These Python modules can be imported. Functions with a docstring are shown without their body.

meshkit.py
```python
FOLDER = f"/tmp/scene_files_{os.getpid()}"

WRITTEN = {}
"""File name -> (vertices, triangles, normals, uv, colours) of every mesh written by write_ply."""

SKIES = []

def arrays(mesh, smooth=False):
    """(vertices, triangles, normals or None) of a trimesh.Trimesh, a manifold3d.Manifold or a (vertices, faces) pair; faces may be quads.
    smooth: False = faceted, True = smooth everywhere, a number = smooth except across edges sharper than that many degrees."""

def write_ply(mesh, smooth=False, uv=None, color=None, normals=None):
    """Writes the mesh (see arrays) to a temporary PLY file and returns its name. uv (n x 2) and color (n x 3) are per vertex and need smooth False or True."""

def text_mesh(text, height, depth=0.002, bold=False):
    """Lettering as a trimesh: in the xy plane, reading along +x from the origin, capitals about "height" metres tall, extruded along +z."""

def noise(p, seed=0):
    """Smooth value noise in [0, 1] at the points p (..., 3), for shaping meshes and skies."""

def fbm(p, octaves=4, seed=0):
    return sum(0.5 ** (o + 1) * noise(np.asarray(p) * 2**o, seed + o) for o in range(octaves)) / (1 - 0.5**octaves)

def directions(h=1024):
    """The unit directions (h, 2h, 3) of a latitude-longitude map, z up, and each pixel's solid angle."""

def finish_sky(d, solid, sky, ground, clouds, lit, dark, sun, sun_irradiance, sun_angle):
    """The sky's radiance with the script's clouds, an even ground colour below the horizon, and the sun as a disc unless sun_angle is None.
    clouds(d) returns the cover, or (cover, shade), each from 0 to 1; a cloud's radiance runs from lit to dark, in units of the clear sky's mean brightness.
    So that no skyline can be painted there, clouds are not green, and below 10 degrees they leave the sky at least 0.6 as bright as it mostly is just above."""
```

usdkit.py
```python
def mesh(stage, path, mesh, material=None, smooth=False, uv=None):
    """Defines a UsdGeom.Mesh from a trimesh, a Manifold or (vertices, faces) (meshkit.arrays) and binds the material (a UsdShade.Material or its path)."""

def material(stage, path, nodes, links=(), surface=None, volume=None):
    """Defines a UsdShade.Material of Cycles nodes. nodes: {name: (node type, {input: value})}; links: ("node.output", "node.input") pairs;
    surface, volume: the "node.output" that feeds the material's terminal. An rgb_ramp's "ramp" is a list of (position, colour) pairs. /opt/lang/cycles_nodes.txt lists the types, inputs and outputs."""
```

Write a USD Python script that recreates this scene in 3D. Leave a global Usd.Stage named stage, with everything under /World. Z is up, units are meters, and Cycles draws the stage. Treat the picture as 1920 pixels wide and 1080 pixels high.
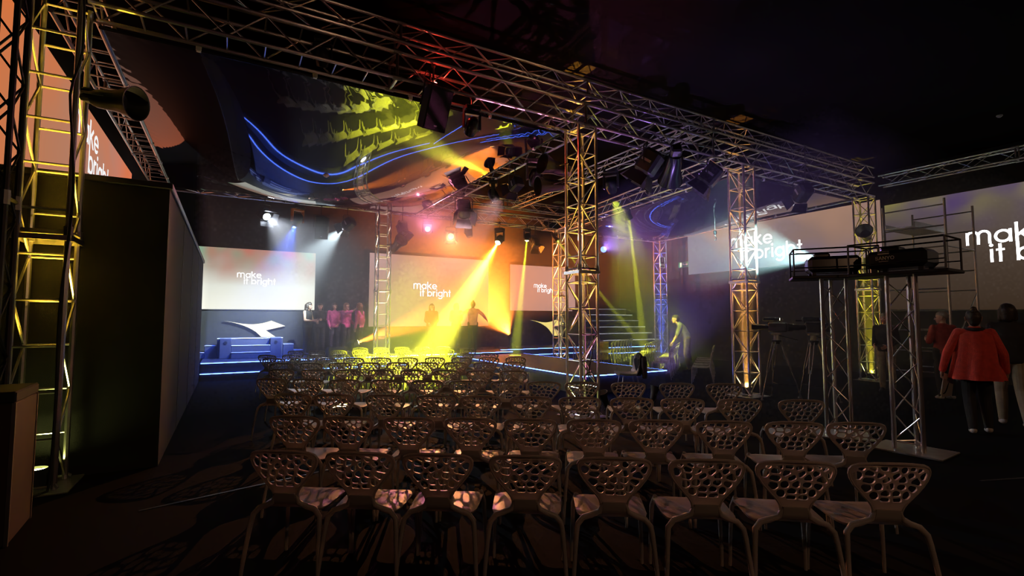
import math, random
import numpy as np, trimesh, usdkit, meshkit
import manifold3d as m3
from shapely.geometry import Polygon, Point, LineString, MultiPoint, box as sbox
from shapely.ops import unary_union, voronoi_diagram
from shapely import affinity
from pxr import Usd, UsdGeom, UsdLux, Gf, Sdf, UsdShade

random.seed(4); RNG = np.random.default_rng(7); PI = math.pi
stage = Usd.Stage.CreateInMemory()
UsdGeom.SetStageUpAxis(stage, 'Z'); UsdGeom.SetStageMetersPerUnit(stage, 1.0)
UsdGeom.Xform.Define(stage, '/World'); UsdGeom.Scope.Define(stage, '/World/Looks')

# ------------------------------------------------------------------ camera, light levels, exposure
EYE = (0.0, 0.0, 1.6); YAW, PITCH, FPX = math.radians(29.9), math.radians(3.6), 922.0
cam = UsdGeom.Camera.Define(stage, '/World/camera')
cam.CreateHorizontalApertureAttr(36.0); cam.CreateVerticalApertureAttr(20.25); cam.CreateFocalLengthAttr(36.0 * FPX / 1920)
cam.CreateClippingRangeAttr(Gf.Vec2f(0.05, 200)); cam.CreateExposureAttr(0.30)
_d = (math.sin(YAW) * math.cos(PITCH), math.cos(YAW) * math.cos(PITCH), math.sin(PITCH))
cam.AddTransformOp().Set(Gf.Matrix4d().SetLookAt(Gf.Vec3d(*EYE), Gf.Vec3d(*(EYE[i] + _d[i] for i in range(3))), Gf.Vec3d(0, 0, 1)).GetInverse())
# the hall is closed and dark: all light comes from its screens, strips and lamps, some of them unseen; their levels are set here
POWER = dict(beam=46000, spill=1500, rows=9500, drop=15000, drop2=24000, drop3=16000, orange=9000, orange2=11000, white=330, emblem=2000, amber=600, group=600, lime=1700, up=3000, up_blue=9000,
             up_orange=1800, red=7, blue=1100, violet=550, pink=420, projector=5500, hall=14, unseen_floor_pink=330, unseen_floor_violet=260, unseen_floor_warm=200)  # hall and floor levels drive unseen lamps for the near chairs and trusses
SCREEN = 0.92; STRIP = 9.0; HAZE = 0.030

COL = dict(yellow=(1.0, .93, .05), lime=(.9, 1.0, .03), orange=(1.0, .22, .02), white=(.82, .9, 1.0), blue=(.05, .12, 1.0), red=(1.0, .05, .03),
           warm=(1.0, .62, .36), cyan=(.55, 1.0, .95), pink=(1.0, .42, .52), amber=(1.0, .5, .12))


def spot(path, pos, to, col, inten, cone, r=.04, soft=.15):
    """a lamp's light, written inside the lamp's own prim"""
    l = UsdLux.SphereLight.Define(stage, path); l.CreateRadiusAttr(r); l.CreateIntensityAttr(inten); l.CreateColorAttr(Gf.Vec3f(*col)); l.CreateNormalizeAttr(True)
    if cone:
        s = UsdLux.ShapingAPI.Apply(l.GetPrim()); s.CreateShapingConeAngleAttr(cone); s.CreateShapingConeSoftnessAttr(soft)
    pos, to = np.asarray(pos, float), np.asarray(to, float)
    steep = abs(to[2] - pos[2]) > .97 * np.linalg.norm(to - pos)
    l.AddTransformOp().Set(Gf.Matrix4d().SetLookAt(Gf.Vec3d(*pos), Gf.Vec3d(*to), Gf.Vec3d(0, 1, 0) if steep else Gf.Vec3d(0, 0, 1)).GetInverse())


# ------------------------------------------------------------------ naming helpers
_used = {}


def numbered(parent, name):
    k = _used.get((parent, name), 0); _used[(parent, name)] = k + 1
    return f'{parent}/{name}' + (f'_{k:03d}' if k else '')


def data(prim, **kw):
    for k, v in kw.items():
        if v: prim.SetCustomDataByKey(k, v)


def thing(name, label, cat, loc=(0, 0, 0), rotz=0.0, group=None, kind=None):
    x = UsdGeom.Xform.Define(stage, numbered('/World', name))
    x.AddTranslateOp().Set(Gf.Vec3d(*map(float, loc))); x.AddRotateZOp().Set(math.degrees(rotz))
    data(x.GetPrim(), label=label, category=cat, group=group, kind=kind)
    return x.GetPrim()


def part(parent, name, mesh, m, label=None, smooth=35, kind=None):
    p = parent if isinstance(parent, str) else str(parent.GetPath())
    g = usdkit.mesh(stage, numbered(p, name), mesh, m, smooth=smooth).GetPrim()
    data(g, label=label, kind=kind)
    return g


def single(name, mesh, m, label=None, cat=None, group=None, kind=None, smooth=35):
    g = usdkit.mesh(stage, numbered('/World', name), mesh, m, smooth=smooth).GetPrim()
    data(g, label=label, category=cat, group=group, kind=kind)
    return g


def dup(proto, label, loc, rotz, group=None):
    x = UsdGeom.Xform.Define(stage, numbered('/World', proto.GetName().rstrip('0123456789').rstrip('_')))
    x.AddTranslateOp().Set(Gf.Vec3d(*map(float, loc))); x.AddRotateZOp().Set(math.degrees(rotz))
    p = x.GetPrim(); p.GetReferences().AddInternalReference(proto.GetPath()); p.SetInstanceable(True)
    data(p, label=label, category=proto.GetCustomDataByKey('category'), group=group)
    return p


# ------------------------------------------------------------------ mesh helpers: every one returns (vertices, triangles)
def join(*ms):
    vs, fs, n = [], [], 0
    for v, f in ms:
        vs.append(v); fs.append(np.asarray(f) + n); n += len(v)
    return np.vstack(vs), np.vstack(fs)


def tm(mesh):
    return np.asarray(mesh.vertices, float), np.asarray(mesh.faces)


def bx(c, s, R=None):
    v, f = tm(trimesh.creation.box(s)); v = v if R is None else v @ np.asarray(R).T
    return v + np.asarray(c, float), f


def rbx(c, s, b=.01, R=None):
    """a box with chamfered edges"""
    hx, hy, hz = np.asarray(s, float) / 2
    b = min(b, hx * .9, hy * .9, hz * .9)
    P = [(sx * (hx - b * i), sy * (hy - b * j), sz * (hz - b * k)) for sx in (-1, 1) for sy in (-1, 1) for sz in (-1, 1) for i, j, k in ((0, 1, 1), (1, 0, 1), (1, 1, 0))]
    v, f = tm(trimesh.convex.convex_hull(np.array(P))); v = v if R is None else v @ np.asarray(R).T
    return v + np.asarray(c, float), f


def frames(pts, closed=False):
    p = np.asarray(pts, float); t = np.gradient(p, axis=0)
    if closed: t = np.roll(p, -1, 0) - np.roll(p, 1, 0)
    t /= np.maximum(np.linalg.norm(t, axis=1, keepdims=True), 1e-9)
    ref = np.array([0, 0, 1.0]) if abs(t[0][2]) < .9 else np.array([1.0, 0, 0])
    out = []
    for i in range(len(p)):
        a = np.cross(t[i], ref); a /= max(np.linalg.norm(a), 1e-9); b = np.cross(t[i], a)
        ref = -b if False else np.cross(a, t[i]); out.append((a, b))
    return p, out


def tube(pts, r, n=8, closed=False, caps=True):
    p, fr = frames(pts, closed); m = len(p); rr = np.broadcast_to(np.asarray(r, float), (m,)) if np.ndim(r) < 2 else None
    an = np.arange(n) * 2 * PI / n; V = []
    for i in range(m):
        ra, rb = (rr[i], rr[i]) if rr is not None else r[i]
        V.append(p[i] + np.outer(np.cos(an) * ra, fr[i][0]) + np.outer(np.sin(an) * rb, fr[i][1]))
    V = np.vstack(V); F = []
    for i in range(m if closed else m - 1):
        a, b = i * n, ((i + 1) % m) * n
        for k in range(n):
            k2 = (k + 1) % n; F += [(a + k, a + k2, b + k2), (a + k, b + k2, b + k)]
    if caps and not closed:
        V = np.vstack([V, p[0], p[-1]]); c0, c1 = m * n, m * n + 1; e = (m - 1) * n
        for k in range(n):
            k2 = (k + 1) % n; F += [(c0, k2, k), (c1, e + k, e + k2)]
    F = np.array(F)
    return V, F[:, ::-1]


def lathe(prof, n=20, R=None, c=(0, 0, 0)):
    """profile of (radius, height) revolved about +y (the aim of lamps)"""
    pr = np.asarray(prof, float); an = np.arange(n) * 2 * PI / n
    V = np.vstack([np.column_stack([r * np.cos(an), np.full(n, h), r * np.sin(an)]) for r, h in pr]); F = []
    for i in range(len(pr) - 1):
        a, b = i * n, (i + 1) * n
        for k in range(n):
            k2 = (k + 1) % n; F += [(a + k, b + k, b + k2), (a + k, b + k2, a + k2)]
    V = V if R is None else V @ np.asarray(R).T
    return V + np.asarray(c, float), np.array(F)


def zl(prof, n=20, c=(0, 0, 0)):
    """the same about +z"""
    return lathe(prof, n, np.array([[1, 0, 0], [0, 0, -1], [0, 1, 0]]), c)


def ex(poly, d, R=None, c=(0, 0, 0)):
    """a shapely shape extruded by d along +z, then turned and moved"""
    gs = getattr(poly, 'geoms', [poly]); ms = [tm(trimesh.creation.extrude_polygon(g, d, engine='earcut')) for g in gs if g.area > 1e-9]
    v, f = join(*ms); v = v if R is None else v @ np.asarray(R).T
    return v + np.asarray(c, float), f


def look(d):
    y = np.asarray(d, float); y = y / np.linalg.norm(y); up = np.array([0, 0, 1.0]) if abs(y[2]) < .98 else np.array([0, 1.0, 0])
    x = np.cross(y, up); x /= np.linalg.norm(x); z = np.cross(x, y)
    return np.column_stack([x, y, z])


def rz(a): return np.array([[math.cos(a), -math.sin(a), 0], [math.sin(a), math.cos(a), 0], [0, 0, 1.0]])
def rx(a): return np.array([[1.0, 0, 0], [0, math.cos(a), -math.sin(a)], [0, math.sin(a), math.cos(a)]])
def mv(m, R=None, c=(0, 0, 0)):
    v = m[0] if R is None else m[0] @ np.asarray(R).T
    return v + np.asarray(c, float), m[1]


# ------------------------------------------------------------------ materials
def mat(name, col, rough=.5, metal=0.0, var=.0, scale=6.0, bump=0.0, bscale=60.0, ior=1.5, coat=0.0, sheen=0.0):
    nodes = {'p': ('principled_bsdf', dict(base_color=col, roughness=rough, metallic=metal, ior=ior, coat_weight=coat, sheen_weight=sheen))}; links = []
    if var or bump:
        nodes['tc'] = ('texture_coordinate', {})
    if var:
        lo, hi = tuple(max(0, c * (1 - var)) for c in col), tuple(min(1, c * (1 + var)) for c in col)
        nodes['n'] = ('noise_texture', dict(scale=scale, detail=4)); nodes['r'] = ('rgb_ramp', dict(ramp=[(.25, lo), (.75, hi)]))
        links += [('tc.object', 'n.vector'), ('n.fac', 'r.fac'), ('r.color', 'p.base_color')]
    if bump:
        nodes['bn'] = ('noise_texture', dict(scale=bscale, detail=3)); nodes['b'] = ('bump', dict(strength=bump, distance=.01))
        links += [('tc.object', 'bn.vector'), ('bn.fac', 'b.height'), ('b.normal', 'p.normal')]
    return usdkit.material(stage, '/World/Looks/' + name, nodes, links, surface='p.BSDF')


def glow(name, col, s):
    return usdkit.material(stage, '/World/Looks/' + name, {'e': ('emission', dict(color=col, strength=s))}, surface='e.emission')


M = {}
M['alu'] = mat('brushed_aluminium', (.78, .76, .74), .25, .92, var=.12, scale=9)
M['alu_dark'] = mat('worn_dark_aluminium', (.30, .29, .28), .42, .9, var=.2, scale=7)
M['steel'] = mat('zinc_steel', (.45, .45, .44), .4, .8, var=.15)
M['black'] = mat('black_paint', (.018, .018, .019), .45, var=.3, scale=12)
M['black_gloss'] = mat('black_gloss_plastic', (.012, .012, .014), .22)
M['black_cloth'] = mat('black_wall_cloth', (.010, .0096, .011), .85, var=.25, scale=3, bump=.25, bscale=160)
M['carpet'] = mat('charcoal_carpet', (.0046, .0046, .0062), .9, var=.12, scale=40, bump=.1, bscale=220, ior=1.15)
M['ceiling'] = mat('matte_black_ceiling', (.0045, .0032, .0032), .8, var=.3, scale=1.3, ior=1.12)
M['membrane'] = mat('stretched_black_gloss_sheet', (.006, .004, .007), .03, ior=2.5, var=.3, scale=2)
M['plastic'] = usdkit.material(stage, '/World/Looks/grey_polypropylene_shell', {
    'tc': ('texture_coordinate', {}), 'n': ('noise_texture', dict(scale=220, detail=2)), 'b': ('bump', dict(strength=.08, distance=.01)), 'p': ('principled_bsdf', dict(base_color=(.36, .33, .30), roughness=.42)),
    't': ('translucent_bsdf', dict(color=(.9, .86, .76))), 'm': ('mix_closure', dict(fac=.2))}, [('tc.object', 'n.vector'), ('n.fac', 'b.height'), ('b.normal', 'p.normal'), ('p.BSDF', 'm.closure1'), ('t.BSDF', 'm.closure2')], surface='m.closure')
M['deck'] = mat('dark_stage_deck', (.05, .047, .05), .42, var=.25, scale=5)
M['podium'] = mat('grey_blue_podium_paint', (.045, .05, .075), .55, var=.08, scale=4)
M['nosing'] = mat('pale_step_nosing', (.72, .71, .70), .5)
M['cable'] = mat('black_rubber_cable', (.012, .012, .012), .6)
M['orange_plastic'] = mat('orange_yoke_plastic', (.75, .22, .04), .4)
M['white_paint'] = mat('white_paint', (.75, .74, .72), .5)
M['skin'] = mat('skin', (.50, .30, .22), .5, var=.08, scale=9)
M['skin_dark'] = mat('tanned_skin', (.36, .20, .14), .5, var=.08, scale=9)
M['hair_dark'] = mat('dark_brown_hair', (.03, .018, .012), .5, var=.4, scale=40, bump=.4, bscale=90)
M['hair_light'] = mat('light_brown_hair', (.22, .12, .06), .5, var=.35, scale=40, bump=.4, bscale=90)
M['hair_grey'] = mat('cropped_grey_hair', (.28, .24, .2), .6, var=.3, scale=60)
M['eye'] = mat('dark_eye', (.03, .02, .02), .2)
M['lip'] = mat('lip', (.42, .14, .12), .4)
M['cloth_black'] = mat('black_cotton', (.022, .021, .023), .85, var=.25, scale=16, bump=.3, bscale=70)
M['cloth_grey'] = mat('grey_jersey', (.2, .2, .2), .85, var=.2, scale=14, bump=.3, bscale=70)
M['cloth_pink'] = mat('pink_jersey', (.62, .12, .36), .8, var=.15, scale=12, bump=.3, bscale=60)
M['cloth_pale'] = mat('pale_pink_jersey', (.75, .5, .56), .8, var=.1, scale=12, bump=.3, bscale=60)
M['cloth_teal'] = mat('teal_cotton', (.1, .36, .33), .8)
M['cloth_white'] = mat('white_cotton', (.75, .73, .7), .8, var=.06)
M['cloth_red'] = mat('deep_red_cotton', (.32, .045, .03), .85, var=.2, scale=12, bump=.3, bscale=60)
M['coat'] = mat('coral_red_wool', (.62, .055, .035), .9, var=.18, scale=20, bump=.35, bscale=120, sheen=.2)
M['jeans'] = mat('dark_denim', (.035, .04, .07), .85, var=.3, scale=20)
M['khaki'] = mat('khaki_twill', (.3, .25, .17), .85, var=.15, scale=14)
M['shoe'] = mat('dark_leather', (.03, .025, .022), .4)
M['shoe_pale'] = mat('pale_shoe', (.5, .46, .42), .55)
M['paper'] = mat('paper', (.78, .72, .62), .7)
M['gold'] = mat('brass', (.7, .5, .2), .3, 1.0)
M['sign_green'] = mat('exit_sign_green', (.03, .25, .12), .5)
M['sign_dark'] = mat('sign_print_dark', (.03, .03, .03), .6)
M['yellow_box'] = mat('yellow_plastic', (.7, .6, .06), .5)
M['letter_grey'] = mat('silver_print', (.5, .5, .5), .4, .5)
M['lens_glass'] = mat('lamp_lens', (.1, .1, .12), .06, ior=1.6)
M['lens_warm'] = glow('lamp_lens_warm', (1, .62, .3), 6)
M['lens_dim'] = glow('lamp_lens_dim', (1, .55, .4), .8)
M['lens_white'] = glow('lamp_lens_white', (.75, .85, 1), 40)
M['lens_yellow'] = glow('lamp_lens_yellow', (.95, 1, .25), 30)
M['lens_orange'] = glow('lamp_lens_orange', (1, .62, .2), 30)
M['lens_red'] = glow('lamp_lens_red', (1, .06, .03), 14)
M['lens_blue'] = glow('lamp_lens_blue', (.1, .2, 1), 4)
M['lens_cyan'] = glow('projector_lens_light', (.75, 1, .95), 45)
M['strip_blue'] = glow('blue_led_strip', (.07, .16, 1), STRIP)
M['edge_glow'] = glow('pale_edge_glow', (.8, .82, .95), .9)
M['letters'] = glow('projected_white_lettering', (1, 1, 1), 1.5)
M['letters_dim'] = glow('projected_white_lettering_soft', (1, 1, 1), .75)
M['emblem'] = glow('backlit_cream_emblem', (1, .95, .70), 1.25)
M['emblem_dim'] = glow('backlit_yellow_emblem', (1, .80, .22), .95)
M['viewfinder'] = glow('viewfinder_picture', (.35, .4, 1), 1.2)


def screen_mat(name, lo, hi, axis, p0, p1, blobs=(), bscale=.8, s=SCREEN):
    """the projected picture: colours run from lo (at p0) to hi (at p1) along a world axis, with soft colour blotches on top"""
    nodes = {'g': ('geometry', {}), 'x': ('separate_xyz', {}), 'm': ('map_range', dict(from_min=p0, from_max=p1, to_min=0, to_max=1, clamp=True)), 'r': ('rgb_ramp', dict(ramp=list(zip(np.linspace(0, 1, len(lo)), lo)))), 'e': ('emission', dict(strength=s))}
    links = [('g.position', 'x.vector'), (f'x.{axis}', 'm.value'), ('m.result', 'r.fac')]; last = 'r.color'
    for i, (col, ax2, q0, q1, seed) in enumerate(blobs):
        nodes.update({f'n{i}': ('noise_texture', dict(scale=bscale, detail=1)), f'mp{i}': ('mapping', dict(location=(seed, seed * .7, seed * .3))),
                      f'a{i}': ('map_range', dict(from_min=.42, from_max=.66, to_min=0, to_max=1, clamp=True)), f'b{i}': ('map_range', dict(from_min=q0, from_max=q1, to_min=0, to_max=1, clamp=True)),
                      f't{i}': ('math', dict(math_type='multiply')), f'mix{i}': ('mix', dict(color2=col))})
        links += [('g.position', f'mp{i}.vector'), (f'mp{i}.vector', f'n{i}.vector'), (f'n{i}.fac', f'a{i}.value'), (f'x.{ax2}', f'b{i}.value'),
                  (f'a{i}.result', f't{i}.value1'), (f'b{i}.result', f't{i}.value2'), (f't{i}.value', f'mix{i}.fac'), (last, f'mix{i}.color1')]
        last = f'mix{i}.color'
    links.append((last, 'e.color'))
    return usdkit.material(stage, '/World/Looks/' + name, nodes, links, surface='e.emission')


# ================================================================== large structure
CEIL = 5.9; BACK = 18.3; RIGHT = 16.5; LEFT = -2.25
single('floor', bx(((LEFT + RIGHT) / 2, 8.0, -.05), (RIGHT - LEFT + .4, 21.6, .1)), M['carpet'], kind='structure')
single('ceiling', bx(((LEFT + RIGHT) / 2, 8.0, CEIL + .05), (RIGHT - LEFT + .4, 21.6, .1)), M['ceiling'], kind='structure')
single('wall_back', bx(((LEFT + RIGHT) / 2, BACK + .1, CEIL / 2), (RIGHT - LEFT + .4, .2, CEIL)), M['black_cloth'], kind='structure')
single('wall_right', bx((RIGHT + .1, 7.75, CEIL / 2), (.2, 20.9, CEIL)), M['black_cloth'], kind='structure')
single('wall_left', bx((LEFT - .1, 7.75, CEIL / 2), (.2, 20.9, CEIL)), M['black_cloth'], kind='structure')
single('wall_front', bx(((LEFT + RIGHT) / 2, -2.6, CEIL / 2), (RIGHT - LEFT + .4, .2, CEIL)), M['black_cloth'], kind='structure')
pw = thing('partition_wall', 'black boxed partition wall with a top rail along the left aisle', 'wall', (-1.43, 6.66, 0), kind='structure')
part(pw, 'panel', bx((0, 4.25, 1.53), (1.62, 8.5, 3.06)), M['black_cloth'])
part(pw, 'top_rail', rbx((.0, 4.25, 3.09), (1.68, 8.56, .07), .008), M['black'])
for k in range(3):
    part(pw, 'panel_joint', bx((.812, 2.1 + 2.1 * k, 1.5), (.006, .02, 3.0)), M['black'])
for i, (x0, y0, x1, y1) in enumerate([(-.6, 5.2, 2.2, 5.9), (6.5, 2.0, 16.0, -1.5)]):
    L = math.hypot(x1 - x0, y1 - y0)
    single('floor_seam', bx(((x0 + x1) / 2, (y0 + y1) / 2, .002), (L, .03, .004), rz(math.atan2(y1 - y0, x1 - x0))), M['black'], kind='structure')

# stage, steps, runway
st = thing('stage', 'low black stage along the back wall, with two steps edged in blue light', 'stage', (0, 15.25, 0))
part(st, 'deck', bx((4.1, 1.5, .225), (9.42, 3.0, .45)), M['deck'])
part(st, 'deck', bx((10.85, 2.05, .225), (4.1, 1.9, .45)), M['deck'])
part(st, 'step', bx((2.9, -.16, .1), (7.0, .3, .2)), M['deck'])
for (xa, xb, y, z) in [(-.6, 6.4, -.312, .2), (-.6, 8.8, -.004, .45), (8.9, 12.9, 1.095, .45), (8.9, 12.9, 1.094, .22)]:
    part(st, 'light_strip', bx(((xa + xb) / 2, y - .006, z - .012), (xb - xa, .012, .024)), M['strip_blue'])
rw = thing('runway', 'long low black runway leading out from the stage, edged in blue light', 'runway', (7.75, 11.6, 0))
part(rw, 'deck', bx((0, .0, .19), (2.46, 6.5, .38)), M['deck'])
part(rw, 'top_sheet', bx((0, 0, .387), (2.5, 6.54, .016)), M['deck'])
for s in (-1, 1):
    part(rw, 'light_strip', bx((s * 1.256, 0, .385), (.012, 6.5, .022)), M['strip_blue'])
part(rw, 'light_strip', bx((0, -3.278, .385), (2.5, .012, .022)), M['strip_blue'])
part(rw, 'marker_tape', bx((-.2, 1.2, .3965), (.25, .04, .003)), M['white_paint'])

pd = thing('podium', 'grey stepped podium with pale step edges, below the left screen', 'podium', (.6, 16.4, .451))
part(pd, 'block', rbx((0, .75, .29), (1.75, .7, .58), .012), M['podium'])
for s in (-1, 1):
    part(pd, 'side_post', rbx((s * .66, .26, .29), (.30, .28, .58), .012), M['podium'])
    part(pd, 'vent', lathe([(.0, -.0), (.045, 0), (.045, -.012), (0, -.012)], 14, None, (s * .66, .12, .46)), M['black'])
    for k, h in enumerate((.38, .19)):
        part(pd, 'side_step', rbx((s * (.875 + .16 + .30 * k), .72, h / 2), (.30, .62, h), .01), M['podium'])
        part(pd, 'step_edge', bx((s * (.875 + .16 + .30 * k), .405, h - .008), (.3, .012, .016)), M['nosing'])
for k, h in enumerate((.19, .38)):
    part(pd, 'step', rbx((0, .12 + .15 * k, h / 2), (1.02, .3, h), .008), M['podium'])
    part(pd, 'step_edge', bx((0, -.03 + .15 * k - .004, h - .01), (1.02, .012, .022)), M['nosing'])
part(pd, 'top_edge', bx((0, .395, .572), (1.75, .012, .022)), M['nosing'])

bl = thing('bleacher', 'dark stepped bleacher with thin pale lines on its step edges, in the far right corner', 'bleacher', (14.55, 15.45, 0))
for k in range(8):
    z = .22 + .262 * k; y = -.95 + .40 * k
    if y < -.2: continue
    part(bl, 'tread', bx((0, y + .2, z - .03), (3.1, .42, .06)), M['deck'])
    part(bl, 'riser', bx((0, y + .02, z - .18), (3.1, .03, .26)), M['black'])
    part(bl, 'step_edge', bx((0, y - .004, z - .012), (3.1, .012, .03)), M['edge_glow'])  # pale edge line given an even glow of its own
part(bl, 'front_panel', bx((0, -.2, .34), (3.1, .03, .68)), M['black'])
for z in (.22, .45): part(bl, 'light_strip', bx((0, -.222, z), (3.1, .012, .024)), M['strip_blue'])
for s in (-1, 1):
    part(bl, 'side_panel', ex(Polygon([(-.15, 0), (2.2, 0), (2.2, 1.95), (-.15, .5)]), .03, np.array([[0, 0, 1.0], [1, 0, 0], [0, 1, 0]]), (s * 1.56 - .015, .02, 0)), M['black'])


# ------------------------------------------------------------------ projected screens with their lettering
def arc(cx, cy, r, a0, a1, n=28):
    return [(cx + r * math.cos(math.radians(a)), cy + r * math.sin(math.radians(a))) for a in np.linspace(a0, a1, n)]


W_ = .19


def glyph(c):
    st_ = lambda pts: LineString(pts).buffer(W_ / 2, cap_style=2, join_style=2)
    ring = Point(.5, .5).buffer(.5, 24).difference(Point(.5, .5).buffer(.5 - W_, 24))
    if c == 'a': return ring.union(sbox(1 - W_, 0, 1, 1)), 1.0
    if c == 'b': return ring.union(sbox(0, 0, W_, 1.42)), 1.0
    if c == 'g': return unary_union([ring, sbox(1 - W_, .0, 1, 1), st_(arc(.5, .02, .405, 0, -150))]), 1.0
    if c == 'e': return ring.difference(sbox(.5, .26, 1.1, .43)).union(sbox(.08, .42, .97, .56)), 1.0
    if c == 'h': return unary_union([sbox(0, 0, W_, 1.42), st_([(.095, 0)] + arc(.46, .6, .365, 180, 0) + [(.825, 0)])]), .92
    if c == 'm': return unary_union([sbox(0, 0, W_, 1), st_([(.095, 0)] + arc(.42, .68, .325, 180, 0) + [(.745, 0)]), st_([(.745, 0)] + arc(1.07, .68, .325, 180, 0) + [(1.395, 0)])]), 1.49
    if c == 'r': return unary_union([sbox(0, 0, W_, 1), st_([(.095, 0)] + arc(.43, .57, .335, 180, 75))]), .55
    if c == 'i': return sbox(0, 0, W_, 1).union(Point(W_ / 2, 1.28).buffer(.125)), W_
    if c == 't': return sbox(.15, 0, .15 + W_, 1.38).union(sbox(0, .83, .5, 1.0)), .5
    if c == 'k': return unary_union([sbox(0, 0, W_, 1.42), st_([(.1, .42), (.78, 1.02)]), st_([(.33, .58), (.86, -.02)])]).intersection(sbox(-1, 0, 2, 2)), .84
    return None, .45


def text(s, x, y, h):
    out = []
    for c in s:
        g, w = glyph(c)
        if g is not None: out.append(affinity.translate(affinity.scale(g, h, h, origin=(0, 0)), x, y))
        x += (w + (.15 if c != ' ' else .0)) * h
    return unary_union(out)


SLOGAN = unary_union([text('make', 0, .0, 1), text('it bright', 1.36, -1.42, 1)])
ROT_BACK = np.array([[1.0, 0, 0], [0, 0, -1], [0, 1, 0]])             # reads along +x, faces -y
ROT_RIGHT = np.array([[0, 0, -1.0], [-1, 0, 0], [0, 1, 0]])           # reads along -y, faces -x
ROT_LEFT = np.array([[0, 0, 1.0], [1, 0, 0], [0, 1, 0]])              # reads along +y, faces +x


def screen(label, c, w, h, R, picture, tx, tz, th, lm='letters'):
    t = thing('projection_screen', label, 'screen', c, group='projection screens')
    part(t, 'panel', mv(bx((0, 0, -.025), (w + .04, h + .04, .05)), R), M['black'])
    part(t, 'picture', mv(bx((0, 0, .003), (w, h, .006)), R), picture, 'projected colour picture')
    part(t, 'lettering', mv(ex(affinity.translate(affinity.scale(SLOGAN, th, th, origin=(0, 0)), tx, tz), .004), R, R @ np.array([0, 0, .007])), M[lm], 'white words make it bright', smooth=False)


scr_l = screen_mat('picture_left', [(1.0, 1.0, .86), (.86, .88, .78), (.48, .42, .34), (.38, .28, .24)], 0, 'z', 2.0, 3.9, [((.20, .36, .24), 'z', 3.1, 3.75, 3.1), ((.55, .17, .12), 'z', 2.7, 3.8, 8.4)], 1.1, s=SCREEN)
scr_c = screen_mat('picture_centre', [(.40, .25, .20), (.56, .26, .14), (.60, .23, .10)], 0, 'x', 4.4, 9.4, [((.46, .28, .26), 'z', 2.4, 4.0, 5.2)], .5, s=SCREEN)  # oranger to the right: glow of the lit haze put into the picture
scr_r = screen_mat('picture_right', [(.58, .27, .18), (.50, .29, .25)], 0, 'x', 10.4, 13.9, [], .5, s=SCREEN)
scr_s = screen_mat('picture_side', [(.30, .18, .14), (.26, .17, .14), (.27, .22, .23), (.26, .24, .26)], 0, 'y', 7.0, 13.9, [((.15, .13, .24), 'z', 4.3, 3.4, 1.7), ((.46, .25, .14), 'z', 3.7, 4.9, 6.6)], .55, s=SCREEN)
scr_s2 = screen_mat('picture_near', [(.036, .021, .012), (.06, .04, .028), (.12, .095, .075)], 0, 'z', 1.8, 4.9, [((.075, .045, .12), 'z', 3.6, 4.6, 2.3), ((.22, .19, .05), 'z', 4.0, 4.9, 7.9)], .8, s=SCREEN)
scr_w = screen_mat('picture_left_wall', [(.62, .15, .03), (.42, .17, .09), (.36, .19, .14), (.62, .16, .08)], 0, 'y', 5.6, 15.0, [((.60, .15, .04), 'z', 4.2, 5.1, 4.4)], .5, s=SCREEN)
screen('pale left screen with soft red and green blots, above the cream emblem', (.84, BACK - .05, 2.9), 3.46, 1.98, ROT_BACK, scr_l, -.65, .05, .148)
screen('large peach screen on the back wall behind three people', (6.9, BACK - .05, 2.68), 4.92, 2.72, ROT_BACK, scr_c, -.78, .08, .2)
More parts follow.
